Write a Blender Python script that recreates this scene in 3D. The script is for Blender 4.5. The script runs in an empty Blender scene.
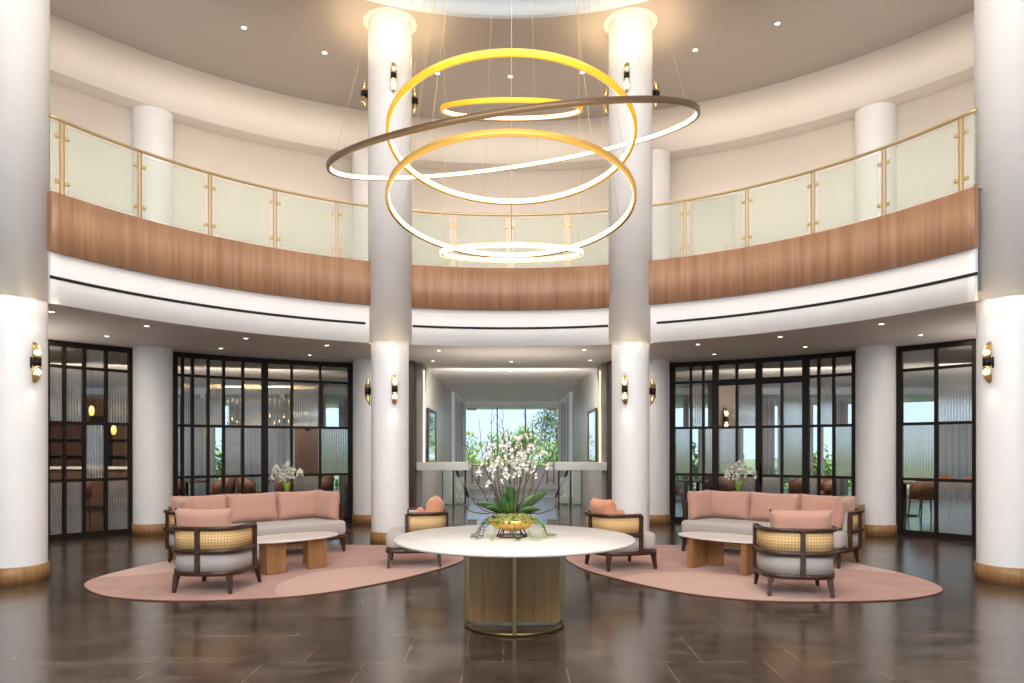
import bpy, bmesh, math, random
from mathutils import Vector, Matrix
random.seed(7)
PI = math.pi
scene = bpy.context.scene
COL = scene.collection
F, H, YH, PX0 = 710.0, 1.494, 449.0, 512.0      # focal length (px), eye height, horizon row
CX, CY = -0.06, 5.95                             # centre of the round atrium

# ------------------------------------------------------------------ camera
cam = bpy.data.cameras.new('camera'); co = bpy.data.objects.new('camera', cam); COL.objects.link(co)
co.location = (0, 0, H); co.rotation_euler = (PI/2, 0, 0)
cam.sensor_width = 36; cam.lens = 36*F/1024; cam.shift_y = (YH-341.5)/1024; cam.clip_start = .05; cam.clip_end = 300
scene.camera = co
# ------------------------------------------------------------------ world, large lights, exposure
w = bpy.data.worlds.new('sky'); scene.world = w; w.use_nodes = True
nt = w.node_tree; bg = nt.nodes['Background']
tc = nt.nodes.new('ShaderNodeTexCoord'); sp = nt.nodes.new('ShaderNodeSeparateXYZ'); rp = nt.nodes.new('ShaderNodeValToRGB')
nt.links.new(tc.outputs['Generated'], sp.inputs[0]); nt.links.new(sp.outputs['Z'], rp.inputs[0]); nt.links.new(rp.outputs[0], bg.inputs[0])
rp.color_ramp.elements[0].position = 0.0; rp.color_ramp.elements[0].color = (.62, .80, .96, 1)
rp.color_ramp.elements[1].position = .35; rp.color_ramp.elements[1].color = (.42, .66, .95, 1)
bg.inputs[1].default_value = 1.6
sun = bpy.data.lights.new('sun', 'SUN'); sun.energy = 4.5; sun.angle = .05; sun.color = (1, .95, .86)
so = bpy.data.objects.new('sun', sun); COL.objects.link(so); so.rotation_euler = (math.radians(50), 0, math.radians(25)); so.location = (0, -20, 30)
def area(name, loc, rot, sx, sy, power, col, shape='RECTANGLE', spread=None):
    l = bpy.data.lights.new(name, 'AREA'); l.shape = shape; l.size = sx; l.size_y = sy; l.energy = power; l.color = col
    if spread: l.spread = spread
    o = bpy.data.objects.new(name, l); COL.objects.link(o); o.location = loc; o.rotation_euler = rot; return o
area('oculus_fill', (CX, CY-.8, 8.42), (0, 0, 0), 6.5, 6.5, 330, (1, .95, .90), 'DISK')  # fill disk added in the closed oculus, standing for light from above
area('rear_fill', (0, -3.6, 1.7), (PI/2, 0, 0), 11, 2.9, 115, (1, .95, .90))  # fill added behind the camera for assumed daylight; no window is built there
area('hall_gallery_fill', (CX, CY-6.5, 6.0), (math.radians(86), 0, 0), 9, 2.6, 480, (1, .94, .88))  # added fill for the upper hall, not tied to any fixture
area('hall_front_fill', (0, .6, 3.9), (math.radians(92), 0, 0), 8, 1.2, 215, (.96, .97, 1))  # unseen fill added above the camera to lift the column sleeves
area('under_gallery_fill_left', (-7.9, 10.6, 1.95), (PI, 0, math.radians(-40)), 2.6, 1.0, 24, (1, .90, .80), spread=2.3)  # this and the next two: unseen upward panels added to brighten the low ceiling
area('under_gallery_fill_right', (7.9, 10.6, 1.95), (PI, 0, math.radians(40)), 2.6, 1.0, 24, (1, .90, .80), spread=2.3)
area('under_gallery_fill_middle', (0, 13.1, 1.95), (PI, 0, 0), 2.6, 1.0, 16, (1, .90, .80), spread=2.3)
area('bounce_up', (CX, CY-1.6, 3.4), (PI, 0, 0), 4.0, 4.0, 80, (1, .86, .66), 'DISK')  # added upward disk over the table, standing for light bounced off the floor
for k_ in (-60, -30, 0, 30, 60):
    a_ = math.radians(k_)
    area('gallery_wash_fill', (CX+5.9*math.sin(a_), CY+5.9*math.cos(a_), 6.3), (math.radians(88), 0, -a_), 2.6, .8, 28, (1, .93, .84))  # free-hanging panels added to brighten the gallery wall; no such lamps
area('corridor_fill', (0, 15.3, 2.95), (math.radians(50), 0, 0), 3.0, .6, 150, (1, .95, .9))  # added fill to brighten the corridor, turned away from the camera
area('left_room_fill', (-8.6, 14.6, 2.9), (math.radians(60), 0, math.radians(15)), 9, .5, 260, (1, .90, .78))  # fill added in both side rooms, its back to the camera; no fixture
area('right_room_fill', (8.6, 14.6, 2.9), (math.radians(60), 0, math.radians(-15)), 9, .5, 300, (1, .93, .84))
area('balcony_fill_left', (-7.2, 9.0, 3.24), (0, 0, 0), 1.6, 5, 75, (1, .88, .74))  # three fill panels added under the balcony besides the real downlights
area('balcony_fill_right', (7.2, 9.0, 3.24), (0, 0, 0), 1.6, 5, 75, (1, .88, .74))
area('balcony_fill_middle', (0, 13.1, 3.24), (0, 0, 0), 5, 1.6, 65, (1, .88, .74))
vs = scene.view_settings; vs.view_transform = 'Standard'; vs.look = 'None'; vs.gamma = 1; vs.use_curve_mapping = False; vs.exposure = 0.0

# ------------------------------------------------------------------ projection helpers (used to survey positions)
def ray_r(px, r):
    t = (px-PX0)/F; a = 1+t*t; b = -2*(CY+t*CX); c = CX*CX+CY*CY-r*r
    d = (-b+math.sqrt(b*b-4*a*c))/(2*a); return Vector((t*d, d, 0))
def G(px, py, z=0.0):
    d = F*(H-z)/(py-YH); return Vector(((px-PX0)/F*d, d, z))
def ang(v): return math.atan2(v.x-CX, v.y-CY)      # clockwise from +Y
def pol(r, a, z=0): return Vector((CX+r*math.sin(a), CY+r*math.cos(a), z))

# ------------------------------------------------------------------ materials
def mat(name, col, rough=.5, metal=0, emit=None, es=0, spec=.5, sheen=0, coat=0):
    m = bpy.data.materials.new(name); m.use_nodes = True; b = m.node_tree.nodes['Principled BSDF']
    b.inputs['Base Color'].default_value = (*col, 1); b.inputs['Roughness'].default_value = rough; b.inputs['Metallic'].default_value = metal
    b.inputs['Specular IOR Level'].default_value = spec; b.inputs['Sheen Weight'].default_value = sheen; b.inputs['Coat Weight'].default_value = coat
    if emit: b.inputs['Emission Color'].default_value = (*emit, 1); b.inputs['Emission Strength'].default_value = es
    return m
def tex(m, kind='NOISE', scale=(1, 1, 1), c0=(0, 0, 0), c1=(1, 1, 1), p0=.3, p1=.7, detail=4, nscale=5, bump=0, dist=0, inv=False):
    """procedural colour variation (object coordinates) driving base colour and bump"""
    n = m.node_tree; N = n.nodes; L = n.links; b = N['Principled BSDF']
    t = N.new('ShaderNodeTexCoord'); mp = N.new('ShaderNodeMapping'); mp.inputs['Scale'].default_value = scale
    L.new(t.outputs['Object'], mp.inputs[0])
    if kind == 'NOISE':
        x = N.new('ShaderNodeTexNoise'); x.inputs['Scale'].default_value = nscale; x.inputs['Detail'].default_value = detail; x.inputs['Distortion'].default_value = dist
        out = x.outputs['Fac']
    else:
        x = N.new('ShaderNodeTexWave'); x.inputs['Scale'].default_value = nscale; x.inputs['Distortion'].default_value = dist; x.inputs['Detail'].default_value = detail
        out = x.outputs['Fac']
    L.new(mp.outputs[0], x.inputs['Vector'])
    r = N.new('ShaderNodeValToRGB'); r.color_ramp.elements[0].position = p0; r.color_ramp.elements[0].color = (*c0, 1)
    r.color_ramp.elements[1].position = p1; r.color_ramp.elements[1].color = (*c1, 1)
    L.new(out, r.inputs[0]); L.new(r.outputs[0], b.inputs['Base Color'])
    if bump:
        bm_ = N.new('ShaderNodeBump'); bm_.inputs['Strength'].default_value = bump; bm_.inputs['Distance'].default_value = .01
        L.new(out, bm_.inputs['Height']); L.new(bm_.outputs[0], b.inputs['Normal'])
    return m
M = {}
M['white'] = tex(mat('white_plaster', (.8, .78, .76), .55), c0=(.80, .775, .76), c1=(.83, .81, .795), nscale=2, bump=.02)
M['column'] = tex(mat('column_plaster', (.8, .78, .76), .42), c0=(.81, .795, .79), c1=(.85, .835, .83), nscale=3, bump=.03)
M['cream'] = tex(mat('cream_plaster', (.8, .7, .6), .6), c0=(.79, .715, .64), c1=(.82, .745, .67), nscale=1.5)
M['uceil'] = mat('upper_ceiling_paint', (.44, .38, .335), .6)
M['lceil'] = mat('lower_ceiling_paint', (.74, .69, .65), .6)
M['drum'] = mat('oculus_paint', (.70, .76, .80), .5)
M['taupe'] = tex(mat('taupe_wall', (.36, .32, .28), .4), c0=(.34, .31, .28), c1=(.40, .36, .32), nscale=3)
M['wood'] = tex(mat('fascia_veneer', (.45, .25, .14), .42), scale=(9, 9, .5), c0=(.285, .14, .075), c1=(.43, .24, .138), nscale=1.6, detail=6, p0=.3, p1=.72)
M['oak'] = tex(mat('oak', (.5, .3, .14), .42), scale=(9, 9, .7), c0=(.27, .135, .05), c1=(.39, .21, .08), nscale=3, detail=6)
M['pedoak'] = tex(mat('pedestal_veneer', (.4, .25, .12), .4), scale=(12, 12, .5), c0=(.24, .125, .04), c1=(.35, .20, .07), nscale=2.5, detail=6)
M['walnut'] = tex(mat('dark_walnut', (.08, .035, .02), .35), scale=(3, 3, 14), c0=(.030, .013, .008), c1=(.072, .031, .018), nscale=3)
M['brownwall'] = tex(mat('brown_panelling', (.13, .065, .035), .4), scale=(8, 8, .5), c0=(.06, .03, .017), c1=(.13, .068, .04), nscale=2.5)
M['black'] = mat('bronze_black_metal', (.013, .008, .006), .5, 0, spec=.25)
M['slot'] = mat('slot_black', (.008, .006, .005), .7)
M['brass'] = mat('brass', (.83, .62, .30), .28, 1)
M['palebrass'] = mat('satin_brass', (.60, .46, .24), .4, .7)
M['agedbrass'] = mat('aged_brass', (.19, .135, .065), .35, .9)
M['gold'] = tex(mat('gold_leaf', (.85, .5, .1), .32, .9), c0=(.75, .42, .08), c1=(1, .66, .2), nscale=18, bump=.25)
M['ringgold'] = mat('ring_gold_lacquer', (.84, .44, .02), .35, .25)
M['ringbronze'] = mat('ring_bronze', (.10, .06, .03), .35, .5)
M['ringamber'] = mat('ring_amber_bronze', (.48, .27, .05), .35, .5)
M['led'] = mat('led_diffuser', (1, .9, .7), .4, emit=(1, .78, .42), es=2.1)
M['lampface'] = mat('lamp_face', (1, .9, .75), .4, emit=(1, .86, .66), es=9)
M['sconceglow'] = mat('sconce_reflector', (.9, .6, .15), .3, .6, emit=(1, .62, .16), es=1.3)
M['copper'] = mat('copper', (.13, .075, .055), .6, 0)
M['pink'] = tex(mat('rose_linen', (.7, .4, .32), .85, sheen=.3), c0=(.48, .255, .19), c1=(.55, .305, .235), nscale=60, bump=.15)
M['peach'] = tex(mat('peach_linen', (.8, .4, .25), .85, sheen=.3), c0=(.64, .26, .14), c1=(.74, .33, .19), nscale=60, bump=.15)
M['grey'] = tex(mat('oat_upholstery', (.5, .47, .45), .9, sheen=.2), c0=(.43, .39, .37), c1=(.50, .46, .43), nscale=90, bump=.15)
M['marble'] = tex(mat('white_marble', (.8, .76, .72), .34, spec=.3), scale=(1, 1.6, 1), c0=(.68, .63, .59), c1=(.78, .745, .715), nscale=2.6, detail=8, dist=1.2)
M['curtain'] = tex(mat('sheer_curtain', (.8, .8, .82), .9), 'WAVE', scale=(6, 6, 0), c0=(.72, .73, .76), c1=(.92, .93, .95), nscale=1.2, dist=1)
M['greycurt'] = tex(mat('grey_curtain', (.25, .26, .28), .9), 'WAVE', scale=(6, 6, 0), c0=(.18, .18, .2), c1=(.4, .4, .42), nscale=1.5, dist=1)
M['leaf'] = tex(mat('orchid_leaf', (.05, .16, .03), .32), c0=(.018, .065, .012), c1=(.05, .145, .028), nscale=8)
M['lime'] = tex(mat('lime_leaf', (.25, .5, .05), .45), c0=(.2, .42, .03), c1=(.4, .62, .1), nscale=12)
M['moss'] = tex(mat('moss', (.2, .22, .05), .9), c0=(.10, .13, .02), c1=(.42, .40, .14), nscale=40, bump=.6)
M['bark'] = tex(mat('bark', (.09, .045, .03), .8), c0=(.06, .03, .02), c1=(.15, .085, .055), nscale=30)
M['stem'] = mat('flower_stem', (.16, .13, .06), .6)
M['petal'] = tex(mat('white_petal', (.88, .86, .8), .6), c0=(.70, .67, .58), c1=(.88, .86, .80), nscale=20)
M['tree'] = tex(mat('tree_foliage', (.12, .25, .05), .8), c0=(.24, .40, .09), c1=(.56, .68, .26), nscale=1.2)
M['treedark'] = tex(mat('pine_foliage', (.08, .15, .05), .8), c0=(.06, .12, .04), c1=(.20, .28, .11), nscale=1.2)
M['lawn'] = tex(mat('lawn', (.2, .3, .1), .9), c0=(.25, .33, .12), c1=(.45, .47, .25), nscale=.6)
M['brownfab'] = mat('brown_leather', (.17, .075, .045), .5)
M['darkfab'] = mat('charcoal_fabric', (.05, .045, .045), .8)
M['mirror'] = mat('mirror_glass', (.75, .78, .8), .04, 1)
M['palefloor'] = mat('pale_stone', (.72, .71, .70), .25)
M['greyframe'] = mat('grey_window_frame', (.33, .34, .36), .5)

for c_ in ('curtain', 'greycurt'):
    n_ = M[c_].node_tree; b_ = n_.nodes['Principled BSDF']; o_ = [x for x in n_.nodes if x.type == 'OUTPUT_MATERIAL'][0]
    tl = n_.nodes.new('ShaderNodeBsdfTranslucent'); mx_ = n_.nodes.new('ShaderNodeMixShader'); mx_.inputs[0].default_value = .8 if c_ == 'curtain' else .2
    src = b_.inputs['Base Color'].links[0].from_socket; n_.links.new(src, tl.inputs[0])
    n_.links.new(b_.outputs[0], mx_.inputs[1]); n_.links.new(tl.outputs[0], mx_.inputs[2]); n_.links.new(mx_.outputs[0], o_.inputs[0])
def cane():
    m = mat('woven_cane', (.75, .55, .3), .6); n = m.node_tree; N = n.nodes; L = n.links; b = N['Principled BSDF']
    u = N.new('ShaderNodeUVMap'); br = N.new('ShaderNodeTexBrick'); mp = N.new('ShaderNodeMapping'); mp.inputs['Scale'].default_value = (1, 1, 1)
    L.new(u.outputs[0], mp.inputs[0]); L.new(mp.outputs[0], br.inputs['Vector'])
    br.offset = 0; br.inputs['Scale'].default_value = 1; br.inputs['Brick Width'].default_value = .030; br.inputs['Row Height'].default_value = .030
    br.inputs['Mortar Size'].default_value = .008; br.inputs['Mortar Smooth'].default_value = .3
    br.inputs['Color1'].default_value = (.50, .27, .085, 1); br.inputs['Color2'].default_value = (.60, .34, .12, 1); br.inputs['Mortar'].default_value = (.84, .58, .28, 1)
    L.new(br.outputs['Color'], b.inputs['Base Color']); return m
M['cane'] = cane()

def floor_mat():
    m = mat('dark_stone_tiles', (.07, .05, .04), .2); n = m.node_tree; N = n.nodes; L = n.links; b = N['Principled BSDF']
    t = N.new('ShaderNodeTexCoord'); mp = N.new('ShaderNodeMapping'); mp.inputs['Location'].default_value = (-.02+.35, -4.98+1.42*5, 0)
    L.new(t.outputs['Object'], mp.inputs[0])
    br = N.new('ShaderNodeTexBrick'); br.offset = .62; br.inputs['Scale'].default_value = 1; br.inputs['Brick Width'].default_value = .7; br.inputs['Row Height'].default_value = .71
    br.inputs['Mortar Size'].default_value = .005; br.inputs['Mortar Smooth'].default_value = .2; br.inputs['Bias'].default_value = 0
    br.inputs['Color1'].default_value = (.75, .75, .75, 1); br.inputs['Color2'].default_value = (1.15, 1.15, 1.15, 1); br.inputs['Mortar'].default_value = (2.5, 2.3, 2.1, 1)
    L.new(mp.outputs[0], br.inputs['Vector'])
    n1 = N.new('ShaderNodeTexNoise'); n1.inputs['Scale'].default_value = 2.2; n1.inputs['Detail'].default_value = 9; n1.inputs['Roughness'].default_value = .65; n1.inputs['Distortion'].default_value = .8
    mp2 = N.new('ShaderNodeMapping'); mp2.inputs['Scale'].default_value = (.8, 1.6, 1); L.new(t.outputs['Object'], mp2.inputs[0]); L.new(mp2.outputs[0], n1.inputs['Vector'])
    r = N.new('ShaderNodeValToRGB'); e = r.color_ramp.elements
    e[0].position = .32; e[0].color = (.030, .020, .015, 1); e[1].position = .72; e[1].color = (.125, .092, .072, 1)
    k = e.new(.52); k.color = (.070, .047, .036, 1)
    L.new(n1.outputs['Fac'], r.inputs[0])
    mx = N.new('ShaderNodeMix'); mx.data_type = 'RGBA'; mx.blend_type = 'MULTIPLY'; mx.inputs[0].default_value = 1
    L.new(r.outputs[0], mx.inputs[6]); L.new(br.outputs['Color'], mx.inputs[7]); L.new(mx.outputs[2], b.inputs['Base Color'])
    rr = N.new('ShaderNodeMapRange'); rr.inputs[3].default_value = .10; rr.inputs[4].default_value = .27; L.new(n1.outputs['Fac'], rr.inputs[0]); L.new(rr.outputs[0], b.inputs['Roughness'])
    bp = N.new('ShaderNodeBump'); bp.inputs['Strength'].default_value = .12; bp.inputs['Distance'].default_value = .01; L.new(n1.outputs['Fac'], bp.inputs['Height']); L.new(bp.outputs[0], b.inputs['Normal'])
    b.inputs['Specular IOR Level'].default_value = .75
    return m
M['floor'] = floor_mat()

def rug_mat(name, c, rad, tri):
    m = mat(name, (.6, .33, .28), .95, sheen=.3, spec=.1); n = m.node_tree; N = n.nodes; L = n.links; b = N['Principled BSDF']
    t = N.new('ShaderNodeTexCoord')
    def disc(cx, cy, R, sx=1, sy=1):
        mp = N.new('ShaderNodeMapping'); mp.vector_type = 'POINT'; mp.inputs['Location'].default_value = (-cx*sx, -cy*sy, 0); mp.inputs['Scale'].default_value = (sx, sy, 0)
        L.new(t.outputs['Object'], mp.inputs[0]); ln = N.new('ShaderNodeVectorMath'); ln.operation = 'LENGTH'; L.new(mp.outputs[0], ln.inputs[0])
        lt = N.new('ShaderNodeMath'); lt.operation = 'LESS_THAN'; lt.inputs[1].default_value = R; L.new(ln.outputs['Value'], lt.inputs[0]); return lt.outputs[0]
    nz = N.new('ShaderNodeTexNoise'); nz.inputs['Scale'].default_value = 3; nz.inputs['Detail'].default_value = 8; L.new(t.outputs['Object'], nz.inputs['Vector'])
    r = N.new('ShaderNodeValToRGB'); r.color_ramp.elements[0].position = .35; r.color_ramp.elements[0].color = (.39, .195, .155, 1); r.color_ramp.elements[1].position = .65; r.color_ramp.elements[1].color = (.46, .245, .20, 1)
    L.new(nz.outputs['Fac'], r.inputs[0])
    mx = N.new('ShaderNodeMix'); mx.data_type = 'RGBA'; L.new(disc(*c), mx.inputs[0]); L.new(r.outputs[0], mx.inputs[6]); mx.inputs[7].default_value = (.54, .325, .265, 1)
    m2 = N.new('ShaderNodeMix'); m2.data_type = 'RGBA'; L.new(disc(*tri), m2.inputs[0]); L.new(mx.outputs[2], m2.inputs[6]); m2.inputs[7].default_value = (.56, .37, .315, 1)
    L.new(m2.outputs[2], b.inputs['Base Color']); return m

def pane_mat(name, tint, trans, fluted=False, ior=1.45):
    m = bpy.data.materials.new(name); m.use_nodes = True; n = m.node_tree; N = n.nodes; L = n.links; N.remove(N['Principled BSDF'])
    out = [x for x in N if x.type == 'OUTPUT_MATERIAL'][0]
    tr = N.new('ShaderNodeBsdfTransparent'); tr.inputs[0].default_value = (*tint, 1)
    gl = N.new('ShaderNodeBsdfGlossy'); gl.inputs['Roughness'].default_value = .03; gl.inputs[0].default_value = (1, 1, 1, 1)
    fr = N.new('ShaderNodeFresnel'); fr.inputs[0].default_value = ior
    a = N.new('ShaderNodeMixShader'); L.new(fr.outputs[0], a.inputs[0]); L.new(tr.outputs[0], a.inputs[1]); L.new(gl.outputs[0], a.inputs[2])
    if not fluted and trans >= 1: L.new(a.outputs[0], out.inputs[0]); return m
    if fluted:
        rf = N.new('ShaderNodeBsdfRefraction'); rf.inputs['IOR'].default_value = 1.12; rf.inputs['Roughness'].default_value = .22; rf.inputs[0].default_value = (*tint, 1)
        u = N.new('ShaderNodeUVMap'); wv = N.new('ShaderNodeTexWave'); wv.inputs['Scale'].default_value = 7; L.new(u.outputs[0], wv.inputs['Vector'])
        bp = N.new('ShaderNodeBump'); bp.inputs['Strength'].default_value = .9; bp.inputs['Distance'].default_value = .02; L.new(wv.outputs['Fac'], bp.inputs['Height'])
        L.new(bp.outputs[0], rf.inputs['Normal']); L.new(bp.outputs[0], gl.inputs['Normal']); gl.inputs['Roughness'].default_value = .15
        df = N.new('ShaderNodeBsdfDiffuse'); df.inputs[0].default_value = (.75, .78, .8, 1); L.new(bp.outputs[0], df.inputs['Normal'])
        c = N.new('ShaderNodeMixShader'); c.inputs[0].default_value = .20; L.new(rf.outputs[0], c.inputs[1]); L.new(df.outputs[0], c.inputs[2])
        d = N.new('ShaderNodeMixShader'); d.inputs[0].default_value = .80; L.new(a.outputs[0], d.inputs[1]); L.new(c.outputs[0], d.inputs[2])
        L.new(d.outputs[0], out.inputs[0]); return m
    df = N.new('ShaderNodeBsdfDiffuse'); df.inputs[0].default_value = (.74, .78, .72, 1)
    c = N.new('ShaderNodeMixShader'); c.inputs[0].default_value = 1-trans; L.new(a.outputs[0], c.inputs[1]); L.new(df.outputs[0], c.inputs[2]); L.new(c.outputs[0], out.inputs[0]); return m
M['glass'] = pane_mat('clear_glass', (.96, .97, .97), 1, ior=1.12)
M['farglass'] = pane_mat('end_window_glass', (.97, .98, .98), 1, ior=1.03)
M['smoke'] = pane_mat('clear_partition_glass', (.93, .93, .92), 1, ior=1.3)
M['flute'] = pane_mat('fluted_glass', (.93, .93, .92), .6, True)
M['balglass'] = pane_mat('balustrade_glass', (.92, .945, .905), .80, ior=1.10)

# ------------------------------------------------------------------ mesh building
class MB:
    def __init__(s): s.bm = bmesh.new(); s.uv = s.bm.loops.layers.uv.new('UVMap')
    def face(s, vs, smooth=False, uvs=None):
        try: f = s.bm.faces.new(vs)
        except ValueError: return None
        f.smooth = smooth
        if uvs:
            for l, q in zip(f.loops, uvs): l[s.uv].uv = q
        return f
    def box(s, c, d, rz=0, bevel=0, mtx=None):
        r = bmesh.ops.create_cube(s.bm, size=1)
        mt = (mtx or Matrix.Identity(4)) @ Matrix.Translation(c) @ Matrix.Rotation(rz, 4, 'Z') @ Matrix.Diagonal((*d, 1))
        vs = r['verts']; bmesh.ops.transform(s.bm, matrix=mt, verts=vs)
        if bevel:
            es = list({e for v in vs for e in v.link_edges})
            bmesh.ops.bevel(s.bm, geom=es, offset=bevel, segments=2, affect='EDGES', profile=.5)
        return s
    def bar(s, a, b, w, h):
        """rectangular bar between two points, w across (horizontal), h up"""
        a = Vector(a); b = Vector(b); d = (b-a); L = d.length; z = d.normalized()
        up = Vector((0, 0, 1)) if abs(z.z) < .95 else Vector((0, 1, 0)); x = z.cross(up).normalized(); y = x.cross(z)
        m = Matrix((x, z, y)).transposed().to_4x4(); m.translation = (a+b)/2
        r = bmesh.ops.create_cube(s.bm, size=1); bmesh.ops.transform(s.bm, matrix=m @ Matrix.Diagonal((w, L, h, 1)), verts=r['verts']); return s
    def tube(s, pts, rad, n=8, closed=False, caps=True):
        pts = [Vector(p) for p in pts]; k = len(pts); rs = rad if isinstance(rad, (list, tuple)) else [rad]*k; rings = []
        prev = None
        for i, p in enumerate(pts):
            if closed: d = pts[(i+1) % k]-pts[i-1]
            else: d = pts[min(i+1, k-1)]-pts[max(i-1, 0)]
            d.normalize()
            if prev is None: up = Vector((0, 0, 1)) if abs(d.z) < .9 else Vector((1, 0, 0)); x = d.cross(up).normalized()
            else: x = (prev-d*prev.dot(d)).normalized()
            prev = x; y = d.cross(x)
            rings.append([s.bm.verts.new(p+(x*math.cos(2*PI*j/n)+y*math.sin(2*PI*j/n))*rs[i]) for j in range(n)])
        for i in range(k if closed else k-1):
            a = rings[i]; b = rings[(i+1) % k]
            for j in range(n): s.face([a[j], a[(j+1) % n], b[(j+1) % n], b[j]], True)
        if caps and not closed: s.face(rings[0][::-1]); s.face(rings[-1])
        return s
    def lathe(s, prof, c=(0, 0, 0), n=32, smooth=True, mtx=None):
        c = Vector(c); rings = []; mtx = mtx or Matrix.Identity(4)
        for r, z in prof:
            rings.append([s.bm.verts.new(mtx @ (c+Vector((r*math.cos(2*PI*j/n), r*math.sin(2*PI*j/n), z)))) for j in range(n)] if r > 1e-6 else [s.bm.verts.new(mtx @ (c+Vector((0, 0, z))))])
        for a, b in zip(rings, rings[1:]):
            for j in range(n):
                k = (j+1) % n
                if len(a) == 1 and len(b) == 1: continue
                if len(a) == 1: s.face([a[0], b[k], b[j]], smooth)
                elif len(b) == 1: s.face([a[j], a[k], b[0]], smooth)
                else: s.face([a[j], a[k], b[k], b[j]], smooth)
        return s
    def cyl(s, c, r, z0, z1, n=32):
        s.lathe([(0, z0), (r, z0)], c, n, False); s.lathe([(r, z0), (r, z1)], c, n, True); s.lathe([(r, z1), (0, z1)], c, n, False); return s
    def band(s, path, z0, z1, t, closed=False, smooth=True):
        """vertical band following a plan path (list of xy), z0..z1, thickness t centred; z may be per-point functions"""
        k = len(path); P = [Vector((p[0], p[1], 0)) for p in path]; u = 0; rows = []
        for i, p in enumerate(P):
            if closed: d = P[(i+1) % k]-P[i-1]
            else: d = P[min(i+1, k-1)]-P[max(i-1, 0)]
            d.normalize(); nrm = Vector((-d.y, d.x, 0))*t/2
            if i: u += (P[i]-P[i-1]).length
            za = z0 if not callable(z0) else z0(i/(k-1)); zb = z1 if not callable(z1) else z1(i/(k-1))
            rows.append(([s.bm.verts.new((p+sg*nrm)+Vector((0, 0, z))) for sg, z in ((1, za), (1, zb), (-1, zb), (-1, za))], u, za, zb))
        for i in range(k if closed else k-1):
            a, ua, za, zb = rows[i]; b, ub, zc, zd = rows[(i+1) % k]
            if closed and i == k-1: ub = ua+(P[0]-P[-1]).length
            s.face([a[0], b[0], b[1], a[1]], smooth, [(ua, za), (ub, zc), (ub, zd), (ua, zb)])
            s.face([a[1], b[1], b[2], a[2]], False)
            s.face([a[2], b[2], b[3], a[3]], smooth, [(ua, zb), (ub, zd), (ub, zc), (ua, za)])
            s.face([a[3], b[3], b[0], a[0]], False)
        if not closed: s.face(rows[0][0]); s.face(rows[-1][0][::-1])
        return s
    def annulus_arc(s, r0, r1, z, a0, a1, n=96):
        a = [s.bm.verts.new(pol(r0, a0+(a1-a0)*j/n, z)) for j in range(n+1)]; b = [s.bm.verts.new(pol(r1, a0+(a1-a0)*j/n, z)) for j in range(n+1)]
        for j in range(n): s.face([a[j], b[j], b[j+1], a[j+1]])
        return s
    def annulus(s, r0, r1, z, n=128):
        a = [s.bm.verts.new(pol(r0, 2*PI*j/n, z)) for j in range(n)]; b = [s.bm.verts.new(pol(r1, 2*PI*j/n, z)) for j in range(n)]
        for j in range(n): s.face([a[j], b[j], b[(j+1) % n], a[(j+1) % n]])
        return s
    def prism(s, path, z0, z1, smooth=True):
        a = [s.bm.verts.new((p[0], p[1], z0)) for p in path]; b = [s.bm.verts.new((p[0], p[1], z1)) for p in path]; k = len(path)
        for j in range(k): s.face([a[j], a[(j+1) % k], b[(j+1) % k], b[j]], smooth)
        s.face(a[::-1]); s.face(b); return s
    def leafq(s, p, d, L, W, droop=.2, n=5, fold=.15, tw=0):
        """a leaf blade from p along d"""
        d = Vector(d).normalized(); side = d.cross(Vector((0, 0, 1)))
        side = side.normalized() if side.length > .05 else Vector((1, 0, 0))
        if tw: side = Matrix.Rotation(tw, 3, d) @ side
        up = side.cross(d); rows = []
        for i in range(n+1):
            t = i/n; c = Vector(p)+d*L*t-Vector((0, 0, 1))*droop*L*t*t; wv = W*math.sin(PI*min(1, .12+.88*t))**.7 if i < n else .002
            rows.append([s.bm.verts.new(c-side*wv/2+up*fold*wv), s.bm.verts.new(c), s.bm.verts.new(c+side*wv/2+up*fold*wv)])
        for a, b in zip(rows, rows[1:]):
            for j in (0, 1): s.face([a[j], a[j+1], b[j+1], b[j]], True)
        return s
    def build(s, name, m, parent=None, loc=None, solid=0):
        bmesh.ops.recalc_face_normals(s.bm, faces=s.bm.faces[:])
        me = bpy.data.meshes.new(name); s.bm.to_mesh(me); s.bm.free(); me.materials.append(M[m] if isinstance(m, str) else m)
        o = bpy.data.objects.new(name, me); COL.objects.link(o)
        if parent: o.parent = parent
        if loc: o.location = loc
        if solid: md = o.modifiers.new('solid', 'SOLIDIFY'); md.thickness = solid
        return o
def tag(o, label=None, cat=None, group=None, kind=None):
    if label: o['label'] = label
    if cat: o['category'] = cat
    if group: o['group'] = group
    if kind: o['kind'] = kind
    return o
def empty(name, loc, rz=0, label=None, cat=None, group=None, kind=None):
    o = bpy.data.objects.new(name, None); COL.objects.link(o); o.empty_display_size = .2; o.location = loc; o.rotation_euler = (0, 0, rz)
    return tag(o, label, cat, group, kind)
def copy_tree(o, parent=None):
    c = o.copy(); COL.objects.link(c); c.parent = parent
    for ch in list(o.children): copy_tree(ch, c)
    return c
def struct(o): o['kind'] = 'structure'; return o
def spot(name, loc, target, power, angle, blend=.6, col=(1, .82, .6), rad=.03):
    l = bpy.data.lights.new(name, 'SPOT'); l.energy = power; l.spot_size = math.radians(angle); l.spot_blend = blend; l.color = col; l.shadow_soft_size = rad
    o = bpy.data.objects.new(name, l); COL.objects.link(o); o.location = loc
    o.rotation_euler = (Vector(target)-Vector(loc)).to_track_quat('-Z', 'Y').to_euler(); return o
def arc(r, a0, a1, n): return [tuple(pol(r, a0+(a1-a0)*i/n)[:2]) for i in range(n+1)]
def gallery(r, n=120):
    return arc(r, ang(ray_r(49.5, r)), ang(ray_r(976.5, r)), n)
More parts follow.
